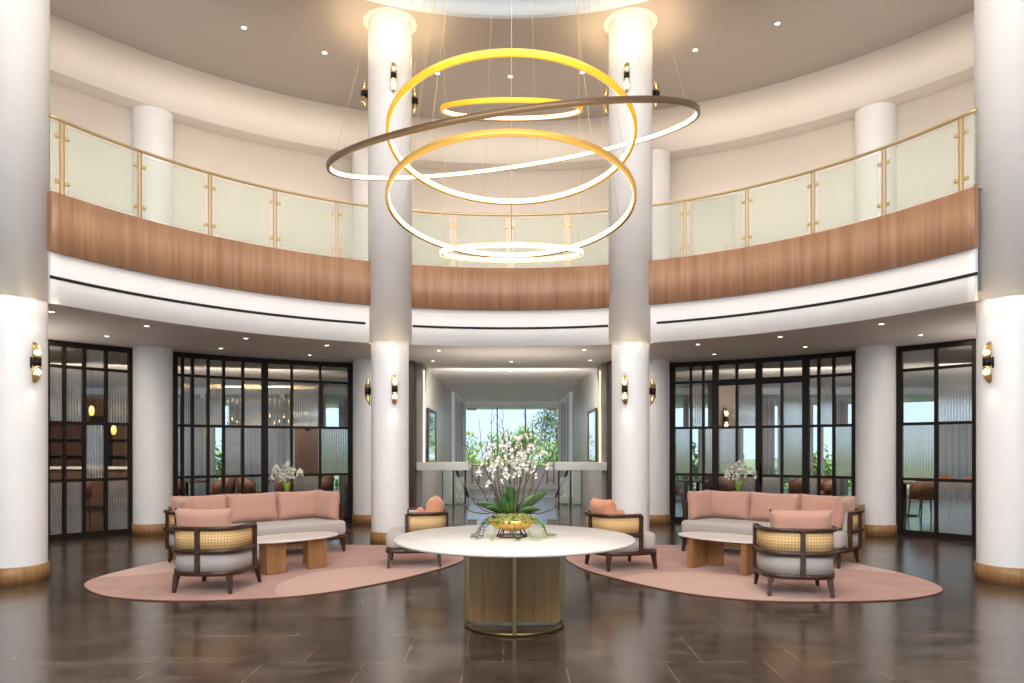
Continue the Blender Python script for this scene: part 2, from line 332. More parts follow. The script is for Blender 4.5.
def ringpath(r, n=160): return [tuple(pol(r, 2*PI*i/n)[:2]) for i in range(n)]

# ================================================================== SETTING
# levels
ZL, ZF, ZC, ZS, ZU = 3.27, 3.17, 8.30, 7.42, 4.44     # lower ceiling, fascia bottom, upper ceiling, gallery soffit, gallery floor
RW, RB = 5.65, 9.3
b = MB(); b.box((0, 10, -.05), (40, 34, .1)); struct(b.build('floor', 'floor'))
GA, GB = ang(ray_r(49.5, RW)), ang(ray_r(976.5, RW))
b = MB(); b.annulus_arc(RW+.05, 26, ZL, GA, GB, 120); b.annulus_arc(6.5, 26, ZL, GB, GA+2*PI, 60); struct(b.build('ceiling', 'lceil'))
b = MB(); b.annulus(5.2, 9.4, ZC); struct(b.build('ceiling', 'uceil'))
b = MB(); b.band(ringpath(5.22), ZC-.012, 8.6, .08, True); struct(b.build('trim_1', 'drum'))
b = MB(); b.lathe([(0, 8.58), (5.24, 8.58)], (CX, CY, 0), 96, False); struct(b.build('ceiling', 'drum'))
b = MB(); b.band(ringpath(8.84), ZS, ZC, .06, True); struct(b.build('wall_upper_fascia', 'cream'))
b = MB(); b.annulus(8.8, 9.3, ZS+.001); struct(b.build('trim_2', 'cream'))
b = MB(); b.band(ringpath(9.24), ZU, ZS, .06, True); struct(b.build('wall_gallery', 'cream'))
b = MB(); b.annulus_arc(RW-.02, 9.26, ZU-.01, GA, GB); struct(b.build('floor', 'paleoak' if 'paleoak' in M else 'grey'))
b = MB(); b.band(gallery(RW), 3.76, ZU, .07); struct(b.build('trim_3', 'wood'))
b = MB(); b.band(gallery(RW+.04), ZF, 3.77, .04); struct(b.build('trim_4', 'white'))
# the air slot, broken at the columns
cols_px = [(390, 11.36), (630.5, 11.36)]
aL = ang(ray_r(50, RW)); aR = ang(ray_r(977, RW))
def slot(p0, p1):
    bb = MB(); bb.band(arc(RW+.016, ang(ray_r(p0, RW)), ang(ray_r(p1, RW)), 40), 3.452, 3.486, .02); struct(bb.build('trim_5', 'slot'))
slot(51, 365.5); slot(413, 608); slot(656.5, 976)
# outer facade and side rooms
def wallbox(name, x0, x1, y0, y1, z0, z1, m):
    bb = MB(); bb.box(((x0+x1)/2, (y0+y1)/2, (z0+z1)/2), (x1-x0, y1-y0, z1-z0)); return struct(bb.build(name, m))
wallbox('wall_left', -16, -15.9, -6, 21, 0, ZL, 'brownwall'); wallbox('wall_right', 15.9, 16, -6, 21, 0, ZL, 'brownwall')
wallbox('wall_corridor_left', -1.99, -1.87, 14.75, 26.6, 0, ZL, 'taupe'); wallbox('wall_corridor_right', 1.87, 1.99, 14.75, 26.6, 0, ZL, 'taupe')
wallbox('wall_nook_left', -3.0, -1.99, 14.7, 14.85, 0, ZL, 'brownwall'); wallbox('wall_nook_right', 1.99, 3.0, 14.7, 14.85, 0, ZL, 'brownwall')
wallbox('trim_6', -2.10, -1.98, 14.28, 14.74, 0, ZL, 'walnut'); wallbox('trim_7', 1.96, 2.08, 14.28, 14.74, 0, ZL, 'walnut')
# corridor end: pale landing, sill wall and white lining round the window
wallbox('floor', -1.87, 1.87, 22, 26.5, .0, .012, 'paleoak' if 'paleoak' in M else 'palefloor')
wallbox('wall_end', -1.87, 1.87, 26.4, 26.6, 0, .80, 'white')
wallbox('trim_8', -1.87, 1.87, 26.4, 26.6, 3.12, ZL, 'white')
wallbox('trim_9', -1.87, -1.78, 22, 26.4, 0, ZL, 'white'); wallbox('trim_10', 1.78, 1.87, 22, 26.4, 0, ZL, 'white')
for i, y in enumerate((22.3, 23.6, 24.9)):
    for sx in (-1, 1):
        wallbox('trim_%d' % (11+i*2+(sx > 0)), sx*1.76-.03, sx*1.76+.03, y, y+.25, 0, 3.1, 'greyframe')
w1 = struct(empty('window_1', (0, 26.45, .8)))
bb = MB(); bb.bar((-1.78, 0, .03), (1.78, 0, .03), .08, .06); bb.bar((-1.78, 0, 2.3), (1.78, 0, 2.3), .08, .06)
for x in (-1.75, 1.75): bb.bar((x, 0, 0), (x, 0, 2.32), .08, .08)
bb.build('window_frame', 'white', w1)
for x in (-.55, .5): MB().bar((x, 0, .05), (x, 0, 2.28), .05, .05).build('mullion', 'greyframe', w1)
MB().box((0, 0, 1.16), (3.5, .01, 2.28)).build('pane', 'farglass', w1)
# facade of the side rooms at y = 20.6
def facade(n, x0, x1, y, cells):
    t = struct(empty('window_%d' % n, ((x0+x1)/2, y, 0)))
    cx = (x0+x1)/2; k = cells; st = (x1-x0)/k
    bb = MB(); bb.bar((x0-cx, 0, .06), (x1-cx, 0, .06), .12, .12); bb.bar((x0-cx, 0, 3.17), (x1-cx, 0, 3.17), .12, .2)
    bb.build('window_frame', 'greyframe', t)
    for i in range(k+1):
        x = x0-cx+st*i; MB().bar((x, 0, .1), (x, 0, 3.1), .11, .16).build('mullion', 'greyframe', t)
    for i in range(k): MB().box((x0-cx+st*(i+.5), 0, 1.59), (st-.12, .012, 2.96)).build('pane', 'glass', t)
facade(2, -15.9, -2.0, 20.6, 12); facade(3, 2.0, 15.9, 20.6, 12)
# upper gallery door leaf seen through the balustrade
a0, a1 = ang(ray_r(688, 9.2)), ang(ray_r(736, 9.2))
d2 = struct(empty('door_2', (0, 0, 0)))
bb = MB(); bb.band(arc(9.19, a0, a1, 8), 6.50, 6.54, .04)
for a in (a0, a1): p = pol(9.19, a); bb.bar((p.x, p.y, ZU), (p.x, p.y, 6.54), .04, .04)
bb.build('door_frame', 'cream', d2); MB().band(arc(9.2, a0+.006, a1-.006, 8), ZU, 6.5, .02).build('door_leaf', 'cream', d2)
p = pol(9.15, a1-.02); MB().box((p.x, p.y, 5.45), (.02, .05, .14)).build('door_handle', 'brass', d2)
# outside
b = MB(); b.box((0, 85, -.6), (160, 116, .1)); struct(b.build('ground', 'lawn'))

# ================================================================== COLUMNS
def column(x, y, label, sleeve=True, r=.30, top=ZC, group=None):
    t = empty('column', (x, y, 0), 0, label, 'column', group)
    rs = .345 if sleeve else r
    if sleeve:
        MB().lathe([(r, .19), (r, 3.20)], n=48).build('shaft', 'column', t)
        MB().lathe([(r, 3.26), (rs-.01, 3.26), (rs-.01, 3.19), (rs, 3.18), (rs, top)], n=48).build('sleeve', 'column', t)
        MB().lathe([(r+.002, 3.235), (rs-.012, 3.235)], n=48).build('cove_light', 'led', t)
        MB().lathe([(rs, top-.012), (rs+.07, top-.012), (rs+.08, top-.001)], n=48).build('ceiling_collar', 'cream', t)
    else:
        MB().lathe([(r, .18), (r, ZL)], n=48).build('shaft', 'column', t)
        MB().lathe([(r+.01, ZU), (r+.01, ZS)], n=48).build('upper_shaft', 'column', t)
    MB().lathe([(r+.005, 0), (r+.018, 0), (r+.018, .185), (r+.004, .19)], n=48).build('base', 'oak', t)
    return t
C1 = Vector(((390-PX0)/F*11.36, 11.36, 0)); C2 = Vector(((630.5-PX0)/F*11.36, 11.36, 0)); C0 = Vector((-5.655, 8.06, 0)); C3 = Vector((5.655, 8.06, 0))
column(C0.x, C0.y, 'large white column at the far left edge of the hall, one gold sconce on it', r=.325)
column(C1.x, C1.y, 'white column left of the ring chandelier, beside the left end of the glass doors', r=.297)
column(C2.x, C2.y, 'white column right of the ring chandelier, beside the right end of the glass doors', r=.297)
column(C3.x, C3.y, 'large white column at the far right edge of the hall, one gold sconce on it', r=.325)
for C in (C0, C1, C2, C3):
    for a in range(8):
        v = Vector((math.cos(a*PI/4+.3), math.sin(a*PI/4+.3), 0))*.40
        l = bpy.data.lights.new('cove_glow', 'POINT'); l.energy = .2; l.color = (1, .78, .5); l.shadow_soft_size = .015
        o = bpy.data.objects.new('cove_glow', l); COL.objects.link(o); o.location = Vector((C.x, C.y, 3.13))+v*(1.0 if C in (C1, C2) else 1.04)
for C in (C1, C2):
    for a in range(8):
        v = Vector((math.cos(a*PI/4), math.sin(a*PI/4), 0))*.72
        l = bpy.data.lights.new('collar_glow', 'POINT'); l.energy = 3.6; l.color = (1, .74, .40); l.shadow_soft_size = .03
        o = bpy.data.objects.new('collar_glow', l); COL.objects.link(o); o.location = Vector((C.x, C.y, ZC-.36))+v
for px, py, lb in ((153, 12.57, 'pale column between the narrow left black partition and the wide left partition'),
                   (369, 14.35, 'pale column at the right end of the wide left black partition'),
                   (653.5, 14.35, 'pale column at the left end of the right black partition with doors'),
                   (875.5, 12.45, 'pale column between the right door partition and the narrow right partition')):
    column((px-PX0)/F*py, py, lb, False, .318)

# ================================================================== SCONCES
def sconce_proto():
    t = empty('wall_sconce', (0, 0, 0))        # local: wall at y=0, sticks out towards -Y ; z = 0 at middle
    r = .044
    def half(sg):
        n = 20; k = MB(); A = []; B = []
        for j in range(n):
            th = 2*PI*j/n; x = r*math.cos(th); y = -.08+r*math.sin(th)
            zt = .075+.155*(.5+.5*math.sin(th))
            A.append((x, y, sg*.04)); B.append((x, y, sg*zt))
        va = [k.bm.verts.new(p) for p in A]; vb = [k.bm.verts.new(p) for p in B]
        for j in range(n): k.face([va[j], va[(j+1) % n], vb[(j+1) % n], vb[j]], True)
        return k
    for sg in (1, -1):
        half(sg).build('shade', 'brass', t, solid=-.002)
        MB().lathe([(0, sg*.135), (.02, sg*.125), (.028, sg*.10), (.02, sg*.075), (.012, sg*.05)], (0, -.08, 0), 16).build('lamp', 'lampface', t)
    MB().lathe([(0, -.045), (r+.001, -.045), (r+.001, .045), (0, .045)], (0, -.08, 0), 24).build('body', 'black', t)
    MB().box((0, -.014, 0), (.055, .028, .12), bevel=.004).build('back_plate', 'black', t)
    return t
SP = sconce_proto(); first = [True]
def sconce(C, rad, phi, z, label, lit=True, power=5, wide=70):
    """phi: outward direction, angle from -Y (towards camera), positive to the right"""
    d = Vector((math.sin(phi), -math.cos(phi), 0)); p = Vector((C.x, C.y, z))+d*rad
    t = SP if first[0] else copy_tree(SP); first[0] = False
    t.location = p; t.rotation_euler = (0, 0, phi); tag(t, label, 'wall lamp', 'gold and black sconces on the columns')
    q = p+d*.08
    if lit:
        spot('sconce_up', q+Vector((0, 0, .17)), q+Vector((0, 0, 2))+d*(-.12 if wide < 90 else 1.2), power, wide, .9, (1, .80, .55), .02)
        spot('sconce_down', q+Vector((0, 0, -.17)), q+Vector((0, 0, -2))-d*.12, power, 70, .9, (1, .80, .55), .02)
zl = 2.42
sconce(C0, .327, 1.15, 2.46, 'gold and black sconce facing the hall on the far left column', power=2.5)
sconce(C3, .327, -1.15, 2.46, 'gold and black sconce facing the hall on the far right column', power=2.5)
for C, nm, s in ((C1, 'left', 1), (C2, 'right', -1)):
    sconce(C, .30, .38*s-.02, zl, 'lower front sconce lit gold on the column %s of the chandelier' % nm, power=5)
    sconce(C, .30, -1.75*s, zl, 'lower sconce seen side-on, outer side of the column %s of the chandelier' % nm, power=3)
    sconce(C, .347, .30*s, 7.25, 'upper front sconce lit gold near the ceiling, column %s of the chandelier' % nm, power=14, wide=69)
    sconce(C, .347, -1.62*s, 7.18, 'upper dark sconce on the outer side of the column %s of the chandelier' % nm, power=14, wide=69)
    sconce(C, .347, 2.05*s, 7.15, 'upper dark sconce on the inner side of the column %s of the chandelier' % nm, power=14, wide=69)

# ================================================================== GLASS BALUSTRADE
RBAL = 5.72
bal = empty('glass_balustrade', (CX, CY, ZU), 0, 'curved glass balustrade with brass posts and handrail along the upper gallery', 'balustrade')
loc = lambda v, z=0: (v.x-CX, v.y-CY, z)
posts = [62, 139.5, 210, 275, 337, 395, 453, 510, 567, 626, 685, 747, 813, 884, 961]
pa = [ang(ray_r(p, RBAL)) for p in posts]; step = .2
ends = [ang(ray_r(50, RBAL))-.012]+pa+[ang(ray_r(976, RBAL))+.012]
rest = []
MB().tube([(p[0]-CX, p[1]-CY, .90) for p in gallery(RBAL)], .021, 8).build('handrail', 'palebrass', bal)
def lp(r, a, z): v = pol(r, a, z); return (v.x-CX, v.y-CY, z)
for a in pa:
    p = lp(RBAL, a, 0); k = MB()
    for da in (-.0035, .0035):
        q = lp(RBAL, a+da, 0); k.bar((q[0], q[1], .0), (q[0], q[1], .885), .012, .03)
    k.lathe([(0, 0), (.045, 0), (.045, .012), (0, .012)], (p[0], p[1], 0), 16)
    po = k.build('post', 'palebrass', bal)
    for z in (.17, .70):
        for sg in (-1, 1):
            q = lp(RBAL, a+sg*.010, z); c = MB(); c.box(q, (.055, .028, .045), rz=-a, bevel=.006); c.build('clamp', 'palebrass', po)
for a, a2 in zip(ends, ends[1:]):
    n = 6; P = [(pol(RBAL, a+.012+(a2-a-.024)*i/n).x-CX, pol(RBAL, a+.012+(a2-a-.024)*i/n).y-CY) for i in range(n+1)]
    MB().band(P, .06, .84, .010, smooth=False).build('glass_pane', 'balglass', bal)

# ================================================================== BLACK FRAMED GLASS PARTITIONS
LV = [.10, .975, 1.925, 2.85, 3.20]
def partition(px, thick, flut, label, door=None):
    a = [ang(ray_r(p, RB)) for p in px]; c = pol(RB, (a[0]+a[-1])/2)
    t = empty('glazed_partition', (c.x, c.y, 0), 0, label, 'glass partition', 'black framed glass partitions round the hall')
    P = [pol(RB, q)-Vector((c.x, c.y, 0)) for q in a]; n = len(P)
    for i, p in enumerate(P):
        wd = .11 if (i in (0, n-1)) else (.12 if i in thick else .045)
        MB().box((p.x, p.y, 1.635), (wd, .09, 3.25), rz=-a[i]).build('mullion', 'black', t)
    for z, hgt, nm in ((.05, .10, 'bottom_rail'), (.975, .05, 'rail'), (1.925, .05, 'rail'), (2.85, .05, 'rail'), (3.22, .09, 'top_rail')):
        k = MB()
        for p, q in zip(P, P[1:]): k.bar((p.x, p.y, z), (q.x, q.y, z), .06, hgt)
        k.build(nm, 'black', t)
    for i in range(n-1):
        for j in range(4):
            m = 'flute' if flut(i, j) else 'smoke'
            p = P[i]; q = P[i+1]; d = (q-p).normalized()*.03; z0 = LV[j]+.0; z1 = LV[j+1]
            o = MB().band([(p+d)[:2], (q-d)[:2]], z0, z1, .008, smooth=False).build('glass_pane', m, t)
            if m == 'flute': o['label'] = 'fluted glass pane'
    if door:
        k0, k1 = door
        for i in (k0, k1):
            p = P[i]; MB().bar((p.x, p.y-.07, .8), (p.x, p.y-.07, 1.2), .02, .02).build('door_pull', 'black', t)
        k = MB()
        for p, q in zip(P[k0-2:k1+2], P[k0-1:k1+3]): k.bar((p.x, p.y, 2.82), (q.x, q.y, 2.82), .075, .12)
        k.build('door_head', 'black', t)
    return t
partition([45, 64, 84, 105.7, 131.5], (), lambda i, j: (i+j) % 2 == (1 if i else 0) and (i, j) != (1, 3), 'narrow black framed glass partition behind the far left column')
partition([174, 182.3, 192.3, 208, 223.5, 242.7, 264.6, 291.5, 320, 350.5], (6,), lambda i, j: (i, j) in {(1, 2), (3, 2), (5, 2), (7, 2), (8, 1), (4, 1), (0, 1), (2, 3), (7, 0)}, 'wide black framed glass partition behind the left sofa')
partition([672.5, 691, 703.5, 715.5, 737, 759, 782, 806, 819, 834, 855.5], (3, 5, 7), lambda i, j: (i, j) in {(0, 1), (1, 2), (3, 1), (4, 2), (6, 1), (8, 2), (9, 1), (2, 1), (7, 0), (5, 0), (3, 3), (9, 3), (6, 2), (4, 0)}, 'black framed glass partition with double doors behind the right sofa', (5, 5))
partition([899, 936.5, 974.5, 1012], (), lambda i, j: (i, j) in {(0, 1), (1, 2), (1, 0), (0, 3), (2, 1)}, 'narrow black framed glass partition beside the far right column')

# ================================================================== GLASS ENTRANCE OF THE CORRIDOR
YD = 14.5
dw = struct(empty('door_1', (0, YD, 0)))
xw = lambda px: (px-PX0)/F*YD
for x0, x1, z0, z1, nm in ((-1.97, xw(470), 0.02, 3.25, 'side_pane'), (xw(555), 1.96, 0.02, 3.25, 'side_pane'), (xw(470)+.01, xw(555)-.01, 2.34, 3.25, 'top_pane'),
                       (xw(470)+.01, xw(512.5)-.005, .02, 2.32, 'door_leaf'), (xw(512.5)+.005, xw(555)-.01, .02, 2.32, 'door_leaf')):
    MB().box(((x0+x1)/2, 0, (z0+z1)/2), (x1-x0, .012, z1-z0)).build(nm, 'glass', dw)
for px in (472, 552):
    MB().box((xw(px), 0, 2.31), (.20, .035, .05)).build('patch_fitting', 'copper', dw)
    MB().box((xw(px), 0, .03), (.20, .03, .05)).build('patch_fitting', 'agedbrass', dw)
for px, s in ((475.5, 1), (550.5, -1)):
    k = MB()
    for yy in (-.06, .06):
        k.tube([(xw(px)+s*yy*1.1, yy, .78), (xw(px)+s*yy*1.1, yy, 1.24)], .012)
    for z in (.86, 1.16): k.tube([(xw(px)-s*.066, -.06, z), (xw(px)+s*.066, .06, z)], .008)
    k.build('door_pull', 'copper', dw)
for s in (-1, 1):
    x0, x1 = (-1.96, xw(471)) if s < 0 else (xw(549), 1.95)
    MB().box(((x0+x1)/2, .12, 1.14), (x1-x0, .14, .17), bevel=.01).build('ledge', 'white', dw)

for s, nm in ((-1, 'left'), (1, 'right')):
    tag(MB().box((s*1.855, 15.0, 2.15), (.02, .035, 2.0)).build('light_strip', 'led'), 'tall thin vertical light strip glowing on the %s corridor wall' % nm, 'light', 'light strips in the corridor')
    t = empty('framed_mirror', (s*1.86, 16.3, 1.2), 0, 'tall dark framed mirror on the %s wall of the glass corridor' % nm, 'mirror', 'mirrors in the corridor')
    k = MB()
    for y in (-.8, .8): k.box((-s*.02, y, .57), (.05, .05, 1.2))
    for z in (0, 1.17): k.box((-s*.02, 0, z), (.05, 1.6, .05))
    k.build('frame', 'walnut', t); MB().box((-s*.02, 0, .57), (.01, 1.56, 1.12)).build('mirror_pane', 'mirror', t)
    t = empty('stair_railing', (s*1.55, 19, 0), 0, 'glass stair railing with dark handrail on the %s side of the corridor' % nm, 'railing', 'stair railings in the corridor')
    for x in (-.33, -.02, .3): MB().bar((s*-x, 0, 0), (s*-x, 0, .99), .045, .04).build('post', 'black', t)
    k = MB(); k.bar((s*.34, 0, 1.0), (s*-.02, 0, 1.0), .045, .035); k.bar((s*-.02, 0, 1.0), (s*-.33, .9, .15), .045, .035); k.build('handrail', 'black', t)
    MB().box((s*.15, 0, .48), (.28, .01, .9)).build('glass_pane', 'balglass', t)
    MB().box((s*-.16, 0, .40), (.26, .01, .7)).build('glass_pane', 'balglass', t)

# ================================================================== DOWNLIGHTS
def dl_proto():
    t = empty('recessed_downlight', (0, 0, 0))
    MB().lathe([(.032, 0), (.05, -.006), (.055, 0)], n=20).build('trim_ring', 'white', t)
    MB().lathe([(0, -.001), (.033, -.001)], n=20).build('lamp', 'lampface', t); return t
DL = dl_proto(); dfirst = [True]
ORD = ['leftmost', 'second', 'third', 'fourth', 'fifth', 'sixth', 'seventh', 'eighth', 'ninth']
def downlights(pts, z, where, group, power, scale=1.0, label=None):
    pts = sorted(pts, key=lambda q: q[0]); n = len(pts)
    for i, (px, py) in enumerate(pts):
        d = F*(z-H)/(YH-py); p = Vector(((px-PX0)/F*d, d, z-.002))
        t = DL if dfirst[0] else copy_tree(DL); dfirst[0] = False; t.location = p; t.scale = (scale,)*3
        o = ORD[i] if i == 0 else ('rightmost' if i == n-1 else ORD[i]+' from the left')
        tag(t, label or 'small lit recessed downlight, %s of %d %s' % (o, n, where), 'ceiling light', group)
        spot('downlight_beam', p+Vector((0, 0, -.03)), p-Vector((0, 0, 1)), power, 75, .8, (1, .83, .64), .04)
downlights([(51.5, 311.7), (107, 336.2), (146.6, 326), (220.8, 348.3), (245.8, 338.3), (309.7, 355), (326.7, 345.3)], ZL, 'under the left gallery', 'downlights under the left gallery', 14)
downlights([(698, 344.3), (714.5, 354.2), (780.2, 336.8), (805.3, 346.8), (881.2, 324), (920.6, 334.9)], ZL, 'under the right gallery', 'downlights under the right gallery', 14)
downlights([(438.8, 350.5), (433, 360.8), (584.3, 349.8), (590, 360.3)], ZL, 'before the corridor', 'downlights before the corridor', 10)
downlights([(511.2, 361.6)], ZL, '', 'downlights before the corridor', 8, label='nearer small downlight on the centre line before the glass doors')
downlights([(511, 370.6)], ZL, '', 'downlights before the corridor', 6, label='farther small downlight on the centre line before the glass doors')
downlights([(244, 27.7), (324.7, 52.8), (437.6, 73.5), (510.4, 76.6), (582.3, 72.3), (695.3, 50), (777.4, 23.5)], ZC, 'in the high ceiling', 'downlights in the high ceiling', 40, 1.0)

# ================================================================== CHANDELIER
ch = empty('ring_chandelier', (0, 6.0, 8.55), 0, 'huge pendant chandelier of five glowing gold and bronze rings over the round table', 'chandelier')
Z0 = 8.55
MB().lathe([(0, -.0), (.55, 0), (.55, -.06), (0, -.06)], n=40).build('canopy', 'brass', ch)
def ring(px, py, R, sx, sy, bandh, m, name='ring', out=False):
    """ring centred where the pixel ray meets depth 6.0; plane slopes sx (to the right) and sy (away)"""
    c = Vector(((px-PX0)/F*6.0, 0, H+(YH-py)/F*6.0-Z0))
    u = Vector((1, 0, sx)).normalized(); n_ = u.cross(Vector((0, 1, sy))).normalized(); v = n_.cross(u)
    N = 120; o1 = MB(); o2 = MB(); R2 = R-.024
    def P(r, th, h): return c+(u*math.cos(th)+v*math.sin(th))*r+n_*h
    def prof(k, q, closed=True):
        rr = [[k.bm.verts.new(P(r, 2*PI*i/N, h)) for r, h in q] for i in range(N)]; L = len(q)
        for i in range(N):
            a = rr[i]; b_ = rr[(i+1) % N]
            for j in range(L if closed else L-1): k.face([a[j], b_[j], b_[(j+1) % L], a[(j+1) % L]], True)
    hh = bandh/2
    prof(o1, [(R, -hh), (R, hh), (R2, hh), (R2, hh-.003), (R-.012, hh-.003), (R-.012, -hh+.003), (R2, -hh+.003), (R2, -hh)])
    prof(o2, [(R-.013, -hh+.004), (R-.013, hh-.004), (R2-.005, hh-.004), (R2-.005, -hh+.004)])
    if out: prof(o2, [(R-.004, -hh-.004), (R+.002, -hh-.004), (R+.002, hh*.7), (R-.004, hh*.7)])
    rg = o1.build(name, m, ch); o2.build('led_strip', 'led', rg)
    return c, u, v, R-.014, n_*hh
def cables(rg, angs, up=None, vertical=False):
    c, u, v, R, hh = rg
    for th in angs:
        t = math.radians(th); p = c+(u*math.cos(t)+v*math.sin(t))*R+hh
        q = Vector((p.x if vertical else p.x*.22, p.y if vertical else p.y*.22, -.05))
        MB().tube([p, q], .0016, 5).build('cable', 'palebrass', ch)
r1 = ring(511.5, 140, 1.045, 0, -.165, .052, 'ringgold'); cables(r1, (15, 75, 105, 165, 225, 315))
r2 = ring(511.5, 146, 1.545, .143, .275, .042, 'ringbronze'); cables(r2, (0, 50, 130, 180, 235, 305))
r3 = ring(511, 204.5, 1.045, 0, -.15, .048, 'ringamber'); cables(r3, (20, 90, 160, 235, 305))
r4 = ring(511.5, 110, .60, 0, .34, .036, 'ringgold'); cables(r4, (10, 170, 90, 270), vertical=True)
r5 = ring(511.5, 253, .60, 0, .165, .036, 'ringgold', out=True); cables(r5, (10, 170, 90, 270), vertical=True)

# ================================================================== ROUND MARBLE TABLE
TX, TY = .02, 6.06
t = empty('round_table', (TX, TY, 0), 0, 'large round white marble table on a wood panel and brass base in the middle', 'table')
MB().lathe([(0, .715), (.985, .715), (1.012, .722), (1.018, .732), (1.014, .743), (0, .745)], n=96).build('tabletop', 'marble', t)
rr = .415
MB().box((0, 0, .355), (2*rr-.05, .03, .67)).build('panel', 'pedoak', t)
MB().box((0, 0, .355), (.03, 2*rr-.05, .67)).build('panel', 'pedoak', t)
k = MB()
k.band([(rr*math.cos(2*PI*i/64), rr*math.sin(2*PI*i/64)) for i in range(64)], 0, .03, .02, True); k.build('base_ring', 'agedbrass', t)
k = MB()
k.band([(rr*math.cos(2*PI*i/64), rr*math.sin(2*PI*i/64)) for i in range(64)], .695, .715, .02, True); k.build('top_ring', 'agedbrass', t)
for a in range(4):
    x, y = rr*math.cos(a*PI/2), rr*math.sin(a*PI/2); MB().box((x, y, .36), (.03, .03, .69)).build('post', 'agedbrass', t)
k = MB()
for z in (.085, .695): k.box((0, 0, z), (2*rr, .02, .016)); k.box((0, 0, z), (.02, 2*rr, .016))
k.build('cross_bar', 'agedbrass', t)

# ================================================================== ORCHIDS
def blossom_mesh(s=1.0):
    k = MB()
    for j in range(5):
        a = 2*PI*j/5+PI/2; wd = .034 if j in (1, 4, 0) else .026
        k.leafq((0, 0, 0), (math.cos(a), -.25, math.sin(a)), .034*s, wd*s, 0, 3, .05)
    k.lathe([(0, -.004), (.006*s, 0), (0, .008)], (0, -.004, 0), 8)
    return k
BMESH = {}
def blossom(parent, p, s, rz, rx=0):
    if s not in BMESH:
        o = blossom_mesh(s).build('blossom', 'petal', parent); BMESH[s] = o.data
    else:
        o = bpy.data.objects.new('blossom', BMESH[s]); COL.objects.link(o); o.parent = parent
    o.location = p; o.rotation_euler = (rx, 0, rz); return o
def curve_pts(p, q, bend, n=10, wob=0):
    p = Vector(p); q = Vector(q); out = []
    for i in range(n+1):
        s = i/n; v = p.lerp(q, s)+Vector(bend)*math.sin(PI*s)
        if wob and 0 < i: v += Vector((random.uniform(-wob, wob), random.uniform(-wob, wob), random.uniform(-wob, wob)*.5))
        out.append(v)
    return out
ar = empty('orchid_arrangement', (TX-.02, TY+.02, .746), 0, 'tall arrangement of white orchids and bare twigs in a gold bowl on the marble table', 'flower arrangement')
MB().lathe([(0, .05), (.08, .054), (.15, .075), (.19, .11), (.205, .15), (.197, .152), (.18, .12), (.13, .09), (0, .08)], n=48).build('bowl', 'gold', ar)
k = MB()
for j in range(8):
    a = 2*PI*j/8; k.tube([(.10*math.cos(a), .10*math.sin(a), .06), (.13*math.cos(a+.15), .13*math.sin(a+.15), .004)], .005, 6)
k.tube([(.13*math.cos(2*PI*j/24), .13*math.sin(2*PI*j/24), .005) for j in range(24)], .005, 6, closed=True); k.build('bowl_stand', 'black', ar)
k = MB(); k.lathe([(.195, .145), (.17, .165), (.12, .18), (.05, .187), (0, .19)], n=32)
for _ in range(260):
    a = random.uniform(0, 2*PI); r = random.uniform(.03, .205); z = .182-.9*max(0, r-.11)**1.3; bmesh.ops.create_icosphere(k.bm, subdivisions=1, radius=random.uniform(.01, .024), matrix=Matrix.Translation((r*math.cos(a), r*math.sin(a), z)))
k.build('moss', 'moss', ar)
for a, L, W, up in ((176, .30, .09, .55), (205, .22, .07, .50), (8, .36, .11, 1.0), (345, .22, .07, .4), (265, .32, .11, 3.0), (250, .26, .10, 1.2), (95, .24, .09, .9), (135, .22, .09, .9), (235, .2, .08, 1.2)):
    r = math.radians(a); d = (math.cos(r), math.sin(r)*.6, up); MB().leafq((.05*math.cos(r), .04*math.sin(r), .2), d, L, W, .22, 8, .12, tw=(1.1 if math.cos(r) < -.3 else -1.1 if math.cos(r) > .3 else .2)).build('leaf', 'leaf', ar, solid=.002)
stems = [(-.17, .06, .80, -.10), (-.10, -.04, .88, -.05), (-.03, .03, .98, .01), (.02, -.05, .90, .03), (.08, .05, .96, .07), (.13, -.02, .86, .12), (.19, .04, .78, .12), (-.20, -.05, .70, -.08), (.05, -.09, .76, .02), (-.06, -.10, .72, -.03)]
for (x, y, z, bx) in stems:
    pts = curve_pts((x*.45, y*.6, .2), (x*1.0, y*1.3, z*.90), (bx*.25, 0, 0), 12)
    tip = Vector(pts[-1]); dx = -.12 if x < 0 else .12
    if abs(x) < .07: dx *= .6
    pts += [tip+Vector((dx*s*.8, -.05*s, .045*math.sin(s*PI)-.06*s*s)) for s in (.33, .66, 1)]
    so_ = MB().tube(pts, [.0055]*9+[.004]*(len(pts)-9), 6).build('orchid_stem', 'stem', ar)
    for j in range(8):
        q = Vector(pts[-1-min(j, 6)])+Vector((random.uniform(-.03, .03), -.02+random.uniform(-.025, .01), -.02+random.uniform(-.035, .02)-(.03 if j == 7 else 0)))
        blossom(so_, q, random.choice((.85, 1.0, 1.15)), random.uniform(-.8, .8), random.uniform(-.3, .3))
twigs = [(-.50, 0, 1.02), (-.36, .05, 1.20), (-.22, -.04, 1.30), (-.10, .05, 1.33), (-.04, 0, 1.14), (.14, .04, 1.31), (.24, -.03, 1.26), (.34, .05, 1.20), (.42, 0, 1.05), (.20, .08, 1.08), (-.62, 0, .52), (.56, .02, .50), (-.52, -.03, .62), (-.28, .03, .96)]
